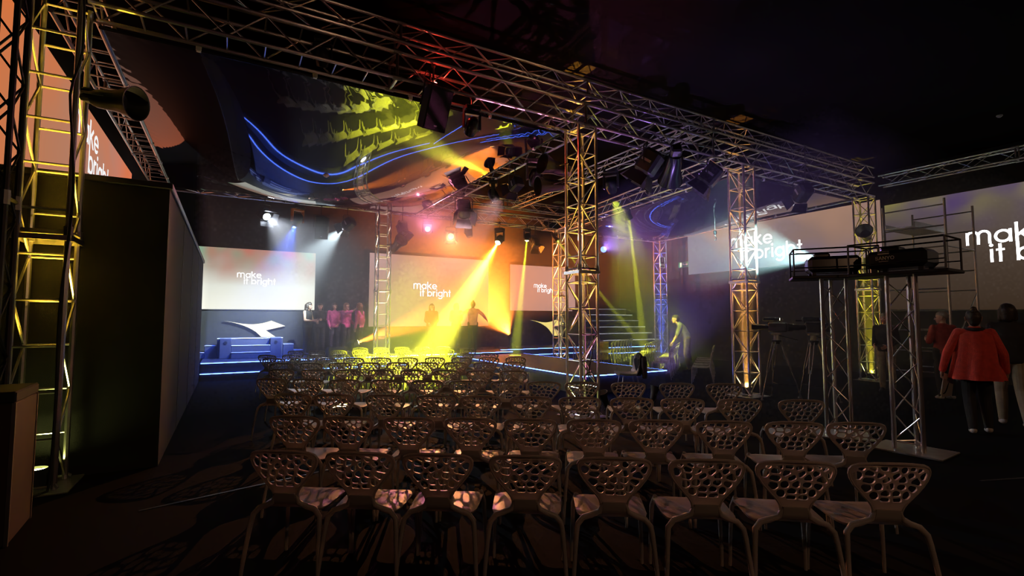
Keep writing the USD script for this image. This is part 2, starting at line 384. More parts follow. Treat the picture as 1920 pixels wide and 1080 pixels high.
screen('pinkish screen on the back wall right of the yellow beam, behind the lattice tower', (12.13, BACK - .05, 2.95), 3.46, 1.98, ROT_BACK, scr_r, -.53, .03, .14)
screen('grey and tan screen high on the right wall, between two lattice towers', (RIGHT - .05, 10.45, 4.26), 6.98, 1.66, ROT_RIGHT, scr_s, -1.5, -.0, .35)
screen('tall dim screen at the right edge behind the scaffold', (RIGHT - .05, 3.2, 3.36), 7.3, 3.06, ROT_RIGHT, scr_s2, -1.88, .12, .33)
screen('orange screen on the left wall above the black partition', (LEFT + .05, 11.0, 4.12), 8.2, 2.14, ROT_LEFT, scr_w, -1.02, .48, .33, 'letters_dim')

EMB = [(345, 195), (400, 203), (450, 212), (510, 224), (560, 231), (610, 235), (660, 236), (710, 231), (760, 222), (810, 208), (857, 192), (1019, 260), (800, 313), (870, 365), (930, 410), (990, 462), (800, 462), (775, 425), (745, 390), (720, 363), (690, 333), (650, 305), (600, 276), (555, 255), (500, 234), (430, 212)]


def emblem(label, c, w, m):
    q = np.array(EMB, float); q = (q - [345, 462]) / (1019 - 345) * w; q[:, 1] *= -1.0
    t = thing('wall_emblem', label, 'emblem', c)
    part(t, 'lit_face', mv(ex(Polygon(q), .03), ROT_BACK), M[m], smooth=False)
    part(t, 'backing', mv(ex(Polygon(q).buffer(.012), .03), ROT_BACK, (0, .03, 0)), M['black'], smooth=False)


emblem('cream backlit swoosh emblem under the left screen', (-.12, BACK - .08, .83), 1.78, 'emblem')
emblem('yellow backlit swoosh emblem under the right pinkish screen', (11.4, BACK - .08, .85), 1.78, 'emblem_dim')


# ------------------------------------------------------------------ lattice trusses
def truss(name, label, p0, p1, wa, wb, up=(0, 0, 1), pitch=.42, dc=.05, db=.022, styles=('zig', 'rung'), joint=3.0, m='alu', group=None, n=8, cut=True):
    """four chords between p0 and p1; faces across a (sideways) and b (up) laced as zig, rung or both; a joint frame every few metres"""
    p0, p1 = np.asarray(p0, float), np.asarray(p1, float); L = np.linalg.norm(p1 - p0); e = (p1 - p0) / L
    b = np.asarray(up, float); a = np.cross(e, b); a /= max(np.linalg.norm(a), 1e-9); b = np.cross(a, e)
    if abs(e[2]) > .9: b = np.array([0, 1.0, 0]); a = np.array([1.0, 0, 0])
    t = thing(name, label, 'truss' if name == 'roof_truss' else 'truss tower', p0, group=group or ('roof trusses' if name == 'roof_truss' else 'lattice towers'))
    P = lambda s, i, j: e * s + a * (i * wa / 2) + b * (j * wb / 2)
    for i, j in ((-1, -1), (1, -1), (1, 1), (-1, 1)):
        part(t, 'chord', tube([P(0, i, j), P(L, i, j)], dc / 2, n), M[m])
    N = max(2, int(round(L / pitch))); S = np.linspace(.03, L - .03, N + 1)
    faces = [(styles[0], (i, -1), (i, 1)) for i in (-1, 1)] + [(styles[1], (-1, j), (1, j)) for j in (-1, 1)]
    for k, (sty, c0, c1) in enumerate(faces):
        for q in range(N + 1):
            if 'rung' in sty:
                part(t, 'brace', tube([P(S[q], *c0), P(S[q], *c1)], db / 2, 6, caps=False), M[m])
            if 'zig' in sty and q < N:
                u, v = (c0, c1) if (q + k) % 2 == 0 else (c1, c0)
                part(t, 'brace', tube([P(S[q], *u), P(S[q + 1], *v)], db / 2, 6, caps=False), M[m])
    if joint:
        J = max(1, int(round(L / joint)))
        for s in np.linspace(0, L, J + 1)[1:-1]:
            q = [tube([P(s, *u), P(s, *v)], db * .95, 6) for u, v in (((-1, -1), (1, -1)), ((1, -1), (1, 1)), ((1, 1), (-1, 1)), ((-1, 1), (-1, -1)))]
            q += [tube([P(s - .06, i, j), P(s + .06, i, j)], dc * .72, n) for i, j in ((-1, -1), (1, -1), (1, 1), (-1, 1))]
            part(t, 'joint_frame', join(*q), M['alu_dark'])
    return t


ZM, ZU = 5.03, 5.49                                                   # heights of the lower and the upper truss layer
truss('roof_truss', 'long box truss across the front of the rig, carrying the hanging loudspeaker', (-1.35, 6.55, ZM), (14.75, 6.55, ZM), .38, .36, pitch=.40, styles=('zig', 'rung'))
truss('roof_truss', 'slim upper truss lying just above the long front truss', (-1.3, 6.5, ZU), (14.75, 6.5, ZU), .30, .26, pitch=.36, dc=.045, db=.018, styles=('zig', 'zig'))
truss('roof_truss', 'box truss running back from the left tower above the black partition', (-1.54, 6.75, ZM), (-1.54, 14.5, ZM), .38, .36, pitch=.38, styles=('zig', 'rung'))
truss('roof_truss', 'box truss running back along the right edge of the large glossy sheet', (5.12, 6.78, ZM), (5.12, 14.5, ZM), .36, .36, pitch=.38, styles=('zig', 'rung'))
truss('roof_truss', 'box truss running back from the third tower to the middle rear tower', (9.46, 6.78, ZM), (10.46, 14.5, ZM), .36, .36, pitch=.4, styles=('zig', 'rung'))
truss('roof_truss', 'box truss running back from the far front tower along the right wall screen', (14.6, 6.78, ZM), (15.5, 14.5, ZM), .34, .36, pitch=.42, styles=('zig', 'rung'))
truss('roof_truss', 'long rear truss carrying the row of stage lamps', (-1.6, 14.7, ZM), (15.6, 14.7, ZM), .38, .36, pitch=.42, styles=('zig', 'zig'))
truss('roof_truss', 'upper truss running back above the middle bay', (8.3, 6.7, ZU), (8.3, 14.2, ZU), .28, .26, pitch=.38, dc=.045, db=.018, styles=('zig', 'zig'))
truss('roof_truss', 'upper rear truss above the middle bay', (5.0, 14.35, ZU), (11.0, 14.35, ZU), .28, .26, pitch=.38, dc=.045, db=.018, styles=('zig', 'zig'))
truss('roof_truss', 'slim truss running forward from the far front tower towards the right edge', (14.75, 6.2, 5.2), (15.0, -1.5, 5.2), .26, .26, pitch=.36, dc=.045, db=.018, styles=('zig', 'zig'))

tower = lambda label, x, y, **k: truss('truss_tower', label, (x, y, .02), (x, y, ZM - .2), .36, .36, styles=('zigrung', 'zigrung') if k.get('full', True) else ('zig', 'rung'), pitch=k.get('pitch', .42), dc=.05, db=k.get('db', .022), joint=2.4, m=k.get('m', 'alu'))
TOW = {}
TOW['t0'] = tower('big yellow-lit lattice tower at the left edge, with the black lamp horn strapped to it', -1.54, 6.35, full=False, db=.026)
TOW['t1'] = tower('lattice tower standing among the chairs at the centre right, lit yellow from below', 5.12, 6.55)
TOW['t2'] = tower('lattice tower right of the stacked white chairs, lit amber from below', 9.44, 6.55)
TOW['t3'] = tower('far yellow-lit lattice tower between the two screens of the right wall', 14.6, 6.55)
TOW['b1'] = tower('pale rear tower between the left and the large peach screen', 3.97, 14.7, full=False, pitch=.34)
TOW['b2'] = tower('rear tower in front of the right pinkish screen', 10.48, 14.7)
TOW['b3'] = tower('blue-lit rear tower near the exit sign', 15.62, 14.7)
truss('truss_tower', 'dark silhouetted lattice tower at the very left edge before the orange screen', (-1.74, 5.72, .02), (-1.74, 5.72, 5.2), .2, .26, styles=('zig', 'zig'), pitch=.3, dc=.045, db=.02, m='black')  # black colour stands in for its silhouette against the bright screen
for k, (x, y) in {'t0': (-1.54, 6.35), 't1': (5.12, 6.55), 't2': (9.44, 6.55), 't3': (14.6, 6.55), 'b1': (3.97, 14.7), 'b2': (10.48, 14.7), 'b3': (15.62, 14.7)}.items():
    t = TOW[k]; zs = [2.35] if k[0] == 't' else []
    part(t, 'base_plate', join(rbx((0, 0, -.012), ((.62, .62, .014) if k[0] == 't' else (.45, .45, .014)), .004), *[tube([(sx * .215, sy * .215, .02), (sx * .18, sy * .18, .06)], .015, 6) for sx in (-1, 1) for sy in (-1, 1)]), M['steel'])
    for z in zs:
        part(t, 'sleeve', join(*[bx((.0, s * .215, z), (.42, .016, .05)) for s in (-1, 1)], *[bx((s * .215, 0, z), (.016, .42, .05)) for s in (-1, 1)]), M['alu'])


# ------------------------------------------------------------------ glossy sheets stretched under the trusses: they sag and mirror the stage
SHEET_Z = None


def sheet(label, q, z, sag, seed, n=84, p=1.364, e1=1.186, e2=4.0, drop=-.031, cu=.203, cv=-.263):
    # the sheet hangs slack: deepest a little past its middle
    (ax, ay), (bx_, by), (cx, cy), (dx, dy) = q                        # near left, near right, far right, far left
    u, v = np.meshgrid(np.linspace(0, 1, n), np.linspace(0, 1, n), indexing='ij'); u, v = u.ravel(), v.ravel()
    x = (ax * (1 - u) + bx_ * u) * (1 - v) + (dx * (1 - u) + cx * u) * v; y = (ay * (1 - u) + by * u) * (1 - v) + (dy * (1 - u) + cy * u) * v
    u2, v2 = u + cu * u * (1 - u), v + cv * v * (1 - v); b = np.clip(4 * u2 * (1 - u2), 0, 1) ** p * np.clip(4 * v2 * (1 - v2), 0, 1) ** (e1 + (e2 - e1) * v * v * (3 - 2 * v)); edge = np.minimum.reduce([u, 1 - u, v, 1 - v])
    rip = (meshkit.noise(np.column_stack([x * 1.1, y * 1.1, np.full(len(x), seed)]), seed) - .5)
    zz = z - drop * v - sag * b + rip * .015 * b + .008 * np.sin(26 * (x + y)) * np.exp(-edge * 26) * (edge > 0)
    global SHEET_Z
    if SHEET_Z is None: SHEET_Z = lambda px, py: float(zz[np.argmin((x - px) ** 2 + (y - py) ** 2)])
    i = np.arange(n * n).reshape(n, n); a, b_, c, d = i[:-1, :-1].ravel(), i[1:, :-1].ravel(), i[1:, 1:].ravel(), i[:-1, 1:].ravel()
    V = np.column_stack([x, y, zz]); F = np.vstack([np.column_stack([a, c, b_]), np.column_stack([a, d, c])])
    top = V + [0, 0, .006]; m = len(V)
    t = thing('ceiling_sheet', label, 'ceiling sheet')
    part(t, 'sheet', (np.vstack([V, top]), np.vstack([F, F[:, ::-1] + m])), M['membrane'], smooth=True)
    zc = [z, z, z - drop, z - drop]
    for (p, s, za, zb) in zip(q, q[1:] + q[:1], zc, zc[1:] + zc[:1]):
        L = math.dist(p, s); part(t, 'edge_bar', tube([(*p, za), (*s, zb)], .022, 8), M['black_gloss'])
        for k in range(int(L / 1.3)):
            f = (k + .7) / (L / 1.3); c = (p[0] + (s[0] - p[0]) * f, p[1] + (s[1] - p[1]) * f, za + (zb - za) * f + .015)
            if f < .97: part(t, 'clip', rbx(c, (.06, .06, .075), .01), M['white_paint'])


sheet('large black glossy sheet stretched over the audience, mirroring chairs and blue strips', [(-1.32, 6.78), (4.9, 6.78), (4.9, 14.46), (-1.32, 14.46)], 4.80, .729, 3)
sheet('black glossy sheet stretched over the right bay, mirroring the side screen', [(9.7, 6.8), (14.38, 6.8), (15.26, 14.46), (10.72, 14.46)], 4.80, .55, 11)
for (x, y, z) in [(1.5, 9.6, SHEET_Z(1.5, 9.6) + .004), (14.0, 3.66, CEIL)]:
    t = thing('smoke_detector', 'small round white detector on the large glossy sheet' if z < 5 else 'small round detector on the dark ceiling at upper right', 'smoke detector', (x, y, z))
    part(t, 'base', zl([(.0, 0), (.055, 0), (.055, -.02), (0, -.02)], 18), M['white_paint']); part(t, 'cover', zl([(.042, -.018), (.04, -.035), (.02, -.048), (0, -.05)], 18), M['white_paint'])


# ------------------------------------------------------------------ the perforated stacking chair
def back_y(x, z): return -.185 - .085 * (z - .5) / .31 + .75 * x * x


half = [(.0, .485), (.084, .485), (.076, .51), (.075, .535), (.082, .56), (.097, .585), (.120, .612), (.150, .645), (.178, .68), (.198, .715), (.207, .745), (.206, .768), (.195, .787), (.165, .801), (.095, .811), (.0, .814)]
OUT = Polygon(half + [(-x, z) for x, z in half[::-1]]).buffer(.01).buffer(-.018).buffer(.008)
zone = OUT.buffer(-.012).intersection(sbox(-.3, .585, .3, .9))
seeds = []
for r, (z, k, w) in enumerate([(.789, 7, .168), (.752, 6, .178), (.712, 4, .105), (.676, 5, .115), (.638, 4, .075), (.604, 2, .026)]):
    seeds += [(-w + 2 * w * i / (k - 1) + .011 * math.sin(7 * i + 3 * r), z + .008 * math.cos(5 * i + r)) for i in range(k)]
for it in range(2):
    cells = [c.intersection(zone) for c in voronoi_diagram(MultiPoint(seeds), envelope=zone.envelope.buffer(.1)).geoms]
    cells = [c for c in cells if c.area > 1e-5]; seeds = [(c.centroid.x, c.centroid.y) for c in cells]
holes = []
for i, c in enumerate(cells):
    sh = .0034 + .0020 * ((i * 7) % 5) / 4; h_ = c.buffer(-sh)
    for k in (.5, .44, .38, .32, .26, .2, .14):                       # round each opening as far as its shape allows
        q = h_.buffer(-k * math.sqrt(max(h_.area, 1e-9))).buffer(k * math.sqrt(max(h_.area, 1e-9)), 6)
        if q.area > .80 * h_.area: break
    if q.area > 2e-5: holes.append(q.simplify(.0005))
BACKP = OUT.simplify(.0008).difference(unary_union(holes))


def bend(m):
    v, f = m; out = np.column_stack([v[:, 0], [back_y(a, b) for a, b in zip(v[:, 0], v[:, 1])] + v[:, 2], v[:, 1]])
    return out, f[:, ::-1]


def chair_back():
    v, f = tm(trimesh.creation.extrude_polygon(BACKP, .012, engine='earcut'))
    rim = [(x, z) for x, z in np.array(OUT.simplify(.0008).exterior.coords)[:-1] if True]
    rt = tube([(x, back_y(x, z) + .006, z) for x, z in rim], .0085, 6, closed=True)
    return join(bend((v, f)), rt)


SECT = [(-.190, .545, .064), (-.184, .505, .066), (-.176, .480, .080), (-.158, .464, .112), (-.132, .457, .16), (-.105, .455, .195), (-.05, .454, .21), (.05, .454, .214), (.15, .457, .217), (.205, .455, .218), (.235, .446, .215), (.247, .425, .207)]


def chair_seat():
    k = 13; X = np.linspace(-1, 1, k); T, B = [], []
    for y, z, w in SECT:
        dip = (.010 * (1 - X ** 2) if y > -.12 else 0 * X) + .020 * np.abs(X) ** 6 * (y > -.14)
        T.append(np.column_stack([X * w, np.full(k, y), z - dip])); B.append(np.column_stack([X * w * .985, np.full(k, y - (.012 if z > .47 else 0)), z - dip - (.013 if z <= .47 else 0)]))
    V = np.vstack(T + B); n = len(SECT); i = np.arange(n * k).reshape(n, k); m = n * k; F = []
    for a in range(n - 1):
        for b in range(k - 1):
            p, q, r, s = i[a, b], i[a, b + 1], i[a + 1, b + 1], i[a + 1, b]
            F += [(p, r, s), (p, q, r)][::1]; F += [(p + m, s + m, r + m), (p + m, r + m, q + m)]
    F = [(a, b, c) for a, b, c in F]
    ring = list(i[0, :]) + list(i[1:, -1]) + list(i[-1, ::-1][1:]) + list(i[::-1, 0][1:-1])
    for a, b in zip(ring, ring[1:] + ring[:1]): F += [(a, a + m, b + m), (a, b + m, b)]
    me = trimesh.Trimesh(V, np.array(F), process=False); trimesh.repair.fix_normals(me); return tm(me)


def smooth_path(p, k=4):
    p = np.asarray(p, float); from scipy.interpolate import PchipInterpolator
    s = np.r_[0, np.cumsum(np.linalg.norm(np.diff(p, axis=0), axis=1))]; u = np.linspace(0, s[-1], k * (len(p) - 1) + 1)
    return PchipInterpolator(s, p)(u)


def chair_leg(s, rear):
    p = [(.062, -.186, .535), (.078, -.182, .492), (.13, -.170, .462), (.182, -.166, .442), (.210, -.174, .405), (.218, -.19, .34), (.240, -.245, .0)] if rear else [(.196, .215, .447), (.211, .234, .425), (.216, .24, .36), (.23, .252, 0)]
    p = smooth_path([(s * x, y, z) for x, y, z in p], 2); z = p[:, 2]
    r = np.interp(z, [0, .30, .46, .54], [.0105, .014, .018, .012])
    return tube(p, r, 8)


CHAIR_CAT = 'chair'; BACK_MESH, SEAT_MESH = chair_back(), chair_seat()


def make_chair(label, loc, rotz, group):
    t = thing('perforated_chair', label, 'chair', loc, rotz, group)
    part(t, 'backrest', BACK_MESH, M['plastic']); part(t, 'seat', SEAT_MESH, M['plastic'], smooth=50)
    part(t, 'drain_slot', zl([(.0, .0005), (.016, .0005)], 10, (0, -.10, .4465)), M['black'])
    for s in (-1, 1):
        part(t, 'leg', chair_leg(s, True), M['plastic'], smooth=60); part(t, 'leg', chair_leg(s, False), M['plastic'], smooth=60)
    return t


ROWS = [[(0.29, 3.28), (0.68, 3.01), (1.07, 2.75), (1.50, 2.46), (1.92, 2.17), (2.35, 1.88), (2.75, 1.61), (3.16, 1.33)], [(0.47, 4.39), (0.84, 4.14), (1.26, 3.87), (1.68, 3.60), (2.08, 3.33), (2.50, 3.06), (2.91, 2.8), (3.34, 2.51), (3.78, 2.22), (4.17, 1.97)], [(0.59, 5.70), (0.97, 5.44), (1.42, 5.13), (1.86, 4.83), (2.25, 4.57), (2.67, 4.27), (3.08, 3.99), (3.51, 3.70), (3.92, 3.42), (4.38, 3.11), (4.86, 2.78)], [(0.49, 7.27), (0.91, 6.98), (1.32, 6.69), (1.77, 6.37), (2.22, 6.06), (2.62, 5.78), (3.07, 5.47), (3.45, 5.20), (3.84, 4.93), (4.31, 4.6), (4.79, 4.26), (5.25, 3.94)], [(0.72, 8.54), (1.16, 8.25), (1.61, 7.96), (2.05, 7.67), (2.48, 7.39), (2.92, 7.11), (3.35, 6.83), (3.78, 6.55)], [(0.83, 9.74), (1.29, 9.50), (1.74, 9.26), (2.20, 9.02), (2.66, 8.78), (3.12, 8.53), (3.58, 8.29), (4.05, 8.04), (4.52, 7.80)], [(0.77, 11.00), (1.25, 10.76), (1.72, 10.52), (2.20, 10.28), (2.69, 10.03), (3.17, 9.79), (3.66, 9.54), (4.15, 9.3), (4.65, 9.05), (5.14, 8.8)], [(0.73, 12.01), (1.20, 11.82), (1.68, 11.63), (2.17, 11.43), (2.67, 11.23), (3.17, 11.02), (3.68, 10.82), (4.19, 10.61), (4.71, 10.4), (5.24, 10.18)], [(1.44, 13.23), (1.91, 13.05), (2.39, 12.86), (2.87, 12.67), (3.36, 12.48), (3.86, 12.28), (4.36, 12.08), (4.87, 11.88), (5.39, 11.68)], [(3.13, 13.78), (3.65, 13.63), (4.19, 13.46), (4.73, 13.30), (5.28, 13.13)]]
ORD = ['first', 'second', 'third', 'fourth', 'fifth', 'sixth', 'seventh', 'eighth', 'ninth', 'tenth', 'eleventh', 'twelfth']
ROWN = ['front row nearest the camera', 'second row from the camera', 'third row from the camera', 'fourth row from the camera', 'fifth row from the camera', 'sixth row from the camera',
        'seventh row from the camera', 'eighth row from the camera', 'ninth row from the camera', 'rearmost short row']
FACE = math.radians(-35.5); chair0 = None; place_rng = random.Random(5)


def put_chair(label, loc, rot, group):
    global chair0
    if chair0 is None:
        chair0 = make_chair(label, loc, rot, group); return chair0
    return dup(chair0, label, loc, rot, group)


for r, row in enumerate(ROWS):
    for i, (x, y) in enumerate(row):
        a = FACE + place_rng.uniform(-.035, .035); off = rz(a) @ np.array([0, -.262, 0])
        if i == 0: where = 'leftmost'
        elif i == len(row) - 1: where = 'rightmost'
        else: where = ORD[i] + ' from left'
        tone = 'grey perforated chair' if r < 4 else ('perforated chair in the yellow light' if r > 6 else 'perforated plastic chair')
        put_chair(f'{tone}, {where} in the {ROWN[r]}', (x - off[0], y - off[1], 0), a, 'audience chairs left of the runway')
side = [('row right of the bent man', (10.06, 8.17), (12.4, 9.95), 5), ('row just left of the bending man', (10.11, 9.53), (12.9, 11.7), 7),
        ('long yellow-lit row right of the runway end', (11.53, 11.83), (14.5, 14.0), 9), ('pale row behind the jacket chair', (11.62, 13.51), (14.1, 15.15), 8), ('short row behind the lattice tower', (10.97, 14.1), (12.5, 15.3), 4)]
for name, p, q, n in side:
    for k in range(n):
        f = k / (n - 1); a = math.radians(40) + place_rng.uniform(-.03, .03)
        put_chair(f'{["nearest", "second nearest", "third nearest", "fourth nearest", "fifth nearest", "sixth nearest", "seventh nearest", "eighth nearest", "farthest"][k if k < n - 1 else 8]} chair, {name}',
                  (p[0] + (q[0] - p[0]) * f, p[1] + (q[1] - p[1]) * f, 0), a, 'chairs right of the runway')

# the plain shell chair with a jacket, by the runway's near end
t = thing('shell_chair', 'plain shell chair with a jacket over its back, before the runway end', 'chair', (7.22, 7.72, 0), math.radians(62))
prof = [(-.24, .86), (-.22, .70), (-.195, .56), (-.17, .48), (-.12, .445), (-.02, .435), (.12, .445), (.22, .46), (.245, .45)]
V, F = [], []
for y, z in prof:
    w = np.interp(z if y < -.15 else 0, [0, .5, .86], [.225, .225, .20])
    for x in np.linspace(-1, 1, 11): V.append((x * w, y + (.05 * x * x if y < -.13 else 0), z + (.05 * x ** 4 if y > -.18 else 0)))
for a in range(len(prof) - 1):
    for b in range(10):
        p = a * 11 + b; F += [(p, p + 1, p + 12), (p, p + 12, p + 11)]
V = np.array(V); F = np.array(F); m = len(V)
part(t, 'shell', join((V, F), (V - [0, .010, .010], F[:, ::-1])), M['plastic'], smooth=60)
for sx in (-1, 1):
    for sy in (-1, 1): part(t, 'leg', tube([(sx * .15, sy * .14, .43), (sx * .21, sy * .21, 0)], .012, 8), M['alu_dark'])
jk = thing('jacket', 'dark jacket draped over the back of the plain shell chair', 'jacket', (7.22, 7.72, 0), math.radians(62))
v, f = tm(trimesh.creation.icosphere(4)); v = v * [.235, .075, .24]; v[:, 1] += .03 * np.sin(v[:, 0] * 34) * (v[:, 2] < .1); v[:, 2] = np.where(v[:, 2] > .1, .1 + (v[:, 2] - .1) * .8, v[:, 2])
part(jk, 'cloth', mv((v, f), rx(-.1), (0, -.245, .69)), M['cloth_black'], smooth=True)
for s in (-1, 1): part(jk, 'sleeve', tube(smooth_path([(s * .18, -.27, .82), (s * .235, -.27, .70), (s * .22, -.28, .5), (s * .2, -.28, .40)], 3), [(.055, .035)] * 10, 10), M['cloth_black'], smooth=True)


# ------------------------------------------------------------------ lamps and other rigged gear
UP = np.array([0, 0, 1.0])


def clamp_to(t, z0, top):
    part(t, 'clamp', join(tube([(0, 0, z0), (0, 0, top - .03)], .014, 8), rbx((0, 0, top), (.05, .05, .075), .012), tube([(-.03, 0, top + .02), (0, 0, top + .055), (.03, 0, top + .02)], .01, 6)), M['black'])


def yoke(t, R, w, h, m='black'):
    x = R[:, 0]; x = x / np.linalg.norm(x)
    part(t, 'yoke', tube([x * -w, x * -w + UP * h * .8, x * -w * .8 + UP * h, x * w * .8 + UP * h, x * w + UP * h * .8, x * w], .012, 6), M[m])


def stage_lamp(label, pos, to, top, s=1.0, lens='lens_glass', light=None, group='barn-door stage lamps', body='black'):
    pos, to = np.asarray(pos, float), np.asarray(to, float); R = look(to - pos) * s; t = thing('stage_lamp', label, 'stage lamp', pos, group=group)
    h = join(rbx((0, -.05, 0), (.23, .30, .24), .035), *[bx((0, -.12 + .05 * k, .125), (.16, .012, .03)) for k in range(4)], bx((.118, -.06, 0), (.008, .05, .12)))
    hs = part(t, 'housing', mv(h, R), M[body]); part(hs, 'vent_slot', mv(bx((-.1175, -.05, .01), (.006, .03, .13)), R), M['letter_grey'])
    part(hs, 'lens', mv(lathe([(0, .118), (.06, .115), (.085, .105)], 20), R), M[lens]); part(hs, 'front_ring', mv(lathe([(.086, .09), (.10, .09), (.10, .115), (.086, .115)], 20), R), M[body])
    for k in range(4):
        Q = np.array([[math.cos(k * PI / 2), 0, math.sin(k * PI / 2)], [0, 1, 0], [-math.sin(k * PI / 2), 0, math.cos(k * PI / 2)]])
        w = .115; pl = ex(Polygon([(-w, 0), (w, 0), (w * 1.25, .16), (-w * 1.25, .16)]), .004)     # leaf, then tilted outward
        part(t, 'barn_door', mv(mv(mv(pl, rx(math.radians(28))), None, (0, .105, .115)), R @ Q), M['alu_dark' if body != 'black' else 'black'])
    yoke(t, R / s, .15 * s, .24 * s); clamp_to(t, .24 * s, top - pos[2])
    if light: spot(f'{t.GetPath()}/light', R @ [0, .17, 0], R @ [0, 2.0, 0], *light)
    return t


def moving_head(label, pos, to, top=None, s=1.0, lens='lens_glass', light=None, arm='black', spill=None):
    pos, to = np.asarray(pos, float), np.asarray(to, float); R = look(to - pos) * s; t = thing('moving_head_lamp', label, 'moving head lamp', pos, group='moving head lamps')
    x = R[:, 0] / s; x = np.array([x[0], x[1], 0]) / max(np.hypot(x[0], x[1]), 1e-6); sg = -1 if top is None else 1; ang = math.atan2(x[1], x[0])
    hd_ = part(t, 'head', mv(lathe([(0, -.17), (.06, -.165), (.105, -.12), (.125, -.03), (.125, .05), (.108, .13), (.098, .17), (.09, .172)], 22), R), M['black_gloss'], smooth=60)
    part(hd_, 'lens', mv(lathe([(0, .18), (.05, .178), (.09, .168)], 20), R), M[lens])
    for s_ in (-1, 1): part(t, 'arm', join(rbx(x * s_ * .155 * s + UP * sg * .08 * s, np.array((.035, .10, .30)) * s, .015, rz(ang))), M[arm])
    part(t, 'arm_bridge', rbx(UP * sg * .235 * s, np.array((.345, .11, .05)) * s, .015, rz(ang)), M[arm])
    part(t, 'base', rbx(UP * sg * .315 * s, np.array((.30, .22, .11)) * s, .02, rz(ang)), M['black'])
    if top is not None: clamp_to(t, .36 * s, top - pos[2])
    if light: spot(f'{t.GetPath()}/light', R @ [0, .21, 0], R @ [0, 2.0, 0], *light)
    if spill: spot(f'{t.GetPath()}/spill_light', R @ [0, .21, 0], R @ [0, 2.0, 0], *spill)
    return t


def par_can(label, pos, to, s=1.0, lens='lens_glass', light=None, m='black_gloss', hold=(0, 0, .3), inner='black'):
    pos, to = np.asarray(pos, float), np.asarray(to, float); R = look(to - pos) * s; t = thing('par_can', label, 'par lamp', pos, group='par lamps')
    cn = part(t, 'can', mv(lathe([(0, -.2), (.075, -.2), (.085, -.17), (.095, -.08), (.10, .0), (.115, .08), (.145, .17), (.158, .22), (.162, .225), (.15, .222)], 26), R), M[m], smooth=60)
    part(cn, 'reflector', mv(lathe([(.15, .222), (.135, .16), (.10, .06), (.0, .02)], 26), R), M[inner], smooth=60)
    part(cn, 'lens', mv(lathe([(0, .075), (.07, .07), (.095, .055)], 18), R), M[lens])
    part(t, 'socket', mv(rbx((0, -.25, .02), (.13, .13, .13), .02), R), M['black'])
    x = R[:, 0] / s; h = np.asarray(hold, float)
    part(t, 'yoke', tube([x * -.125 * s, x * -.125 * s + h * .6, h, x * .125 * s + h * .6, x * .125 * s], .011, 6), M['black'])
    if light: spot(f'{t.GetPath()}/light', R @ [0, .24, 0], R @ [0, 2.0, 0], *light)
    return t


def loudspeaker(label, pos, to, top, w=.33, h=.58, d=.34):
    pos, to = np.asarray(pos, float), np.asarray(to, float); R = look(to - pos); t = thing('loudspeaker', label, 'loudspeaker', pos)
    cab = ex(Polygon([(-w / 2, d / 2), (w / 2, d / 2), (w * .32, -d / 2), (-w * .32, -d / 2)]).buffer(-.01).buffer(.01), h, None, (0, 0, -h / 2))
    part(t, 'cabinet', mv(cab, R), M['black'])
    part(t, 'grille', mv(rbx((0, d / 2 + .006, 0), (w * .92, .012, h * .94), .005), R), M['cloth_black']); part(t, 'badge', mv(rbx((0, d / 2 + .014, -h * .38), (.05, .006, .02), .003), R), M['letter_grey'])
    x = R[:, 0]; z = R[:, 2]
    part(t, 'bracket', tube([x * -w * .56, x * -w * .56 + z * h * .56, x * w * .56 + z * h * .56, x * w * .56], .014, 6), M['black']); clamp_to(t, h * .5, top - pos[2])


ZB = ZM - .18                                                        # bottom chords, where lamps clamp on
P_ = POWER
stage_lamp('barn-door lamp with a bright white lens, above the left screen', (.74, 14.45, 4.36), (3.4, 9.0, .6), ZB, 1.15, 'lens_white', (COL['white'], P_['white'], 27, .05, .8))
moving_head('moving head lamp with an orange yoke, above the right end of the left screen', (1.57, 14.7, 4.36), (.5, 16.4, .6), ZB, 1.1, 'lens_blue', ((.04, .13, 1.0), P_['blue'], 26, .05, .6), 'orange_plastic')
loudspeaker('tall black loudspeaker hung on the rear truss left of the pale tower', (2.22, 14.86, 4.22), (2.0, 10, 2.6), ZB, .36, .62)
stage_lamp('barn-door lamp on the rear truss beside the rear loudspeaker', (2.88, 14.5, 4.30), (.3, 18.1, 1.5), ZB, 1.15, 'lens_dim', ((.76, .95, 1.0), P_['emblem'], 26, .012, .9))  # its light is unseen, aimed to brighten the wall under the left screen
stage_lamp('barn-door lamp with a violet-lit door, just right of the pale rear tower', (4.5, 14.5, 4.30), (4.8, 13.6, 2.6), ZB, 1.15)
moving_head('moving head lamp with unseen pink light, second fixture right of the pale rear tower', (5.3, 14.5, 4.36), (2.6, 7.0, 4.6), ZB, .95, 'lens_dim', ((1, .25, .42), P_['pink'], 26, .012, .8))  # looks unlit; unseen pink light placed to tint the trusses and haze
stage_lamp('barn-door lamp with wide lit doors, above the right part of the peach screen', (6.08, 14.5, 4.26), (1.6, 4.0, .5), ZB, 1.15, 'lens_dim', ((1, .36, .13), P_['amber'], 24, .012, .8))  # unseen amber light, placed to warm the near seats
moving_head('unlit moving head lamp left of the beaming yellow lamp', (6.7, 14.5, 4.42), (6.9, 14.0, 3.0), ZB, .95)
moving_head('moving head lamp throwing the bright yellow beam', (7.86, 14.5, 4.28), (4.85, 12.75, .75), ZB, 1.05, 'lens_yellow', (COL['yellow'], P_['beam'], 7.0, .035, 1.0), spill=(COL['lime'], P_['spill'], 17, .02, 1.0))
stage_lamp('barn-door lamp with a yellow-lit door, right of the beaming yellow lamp', (9.28, 14.5, 4.24), (9.2, 13.4, 2.6), ZB, 1.15)
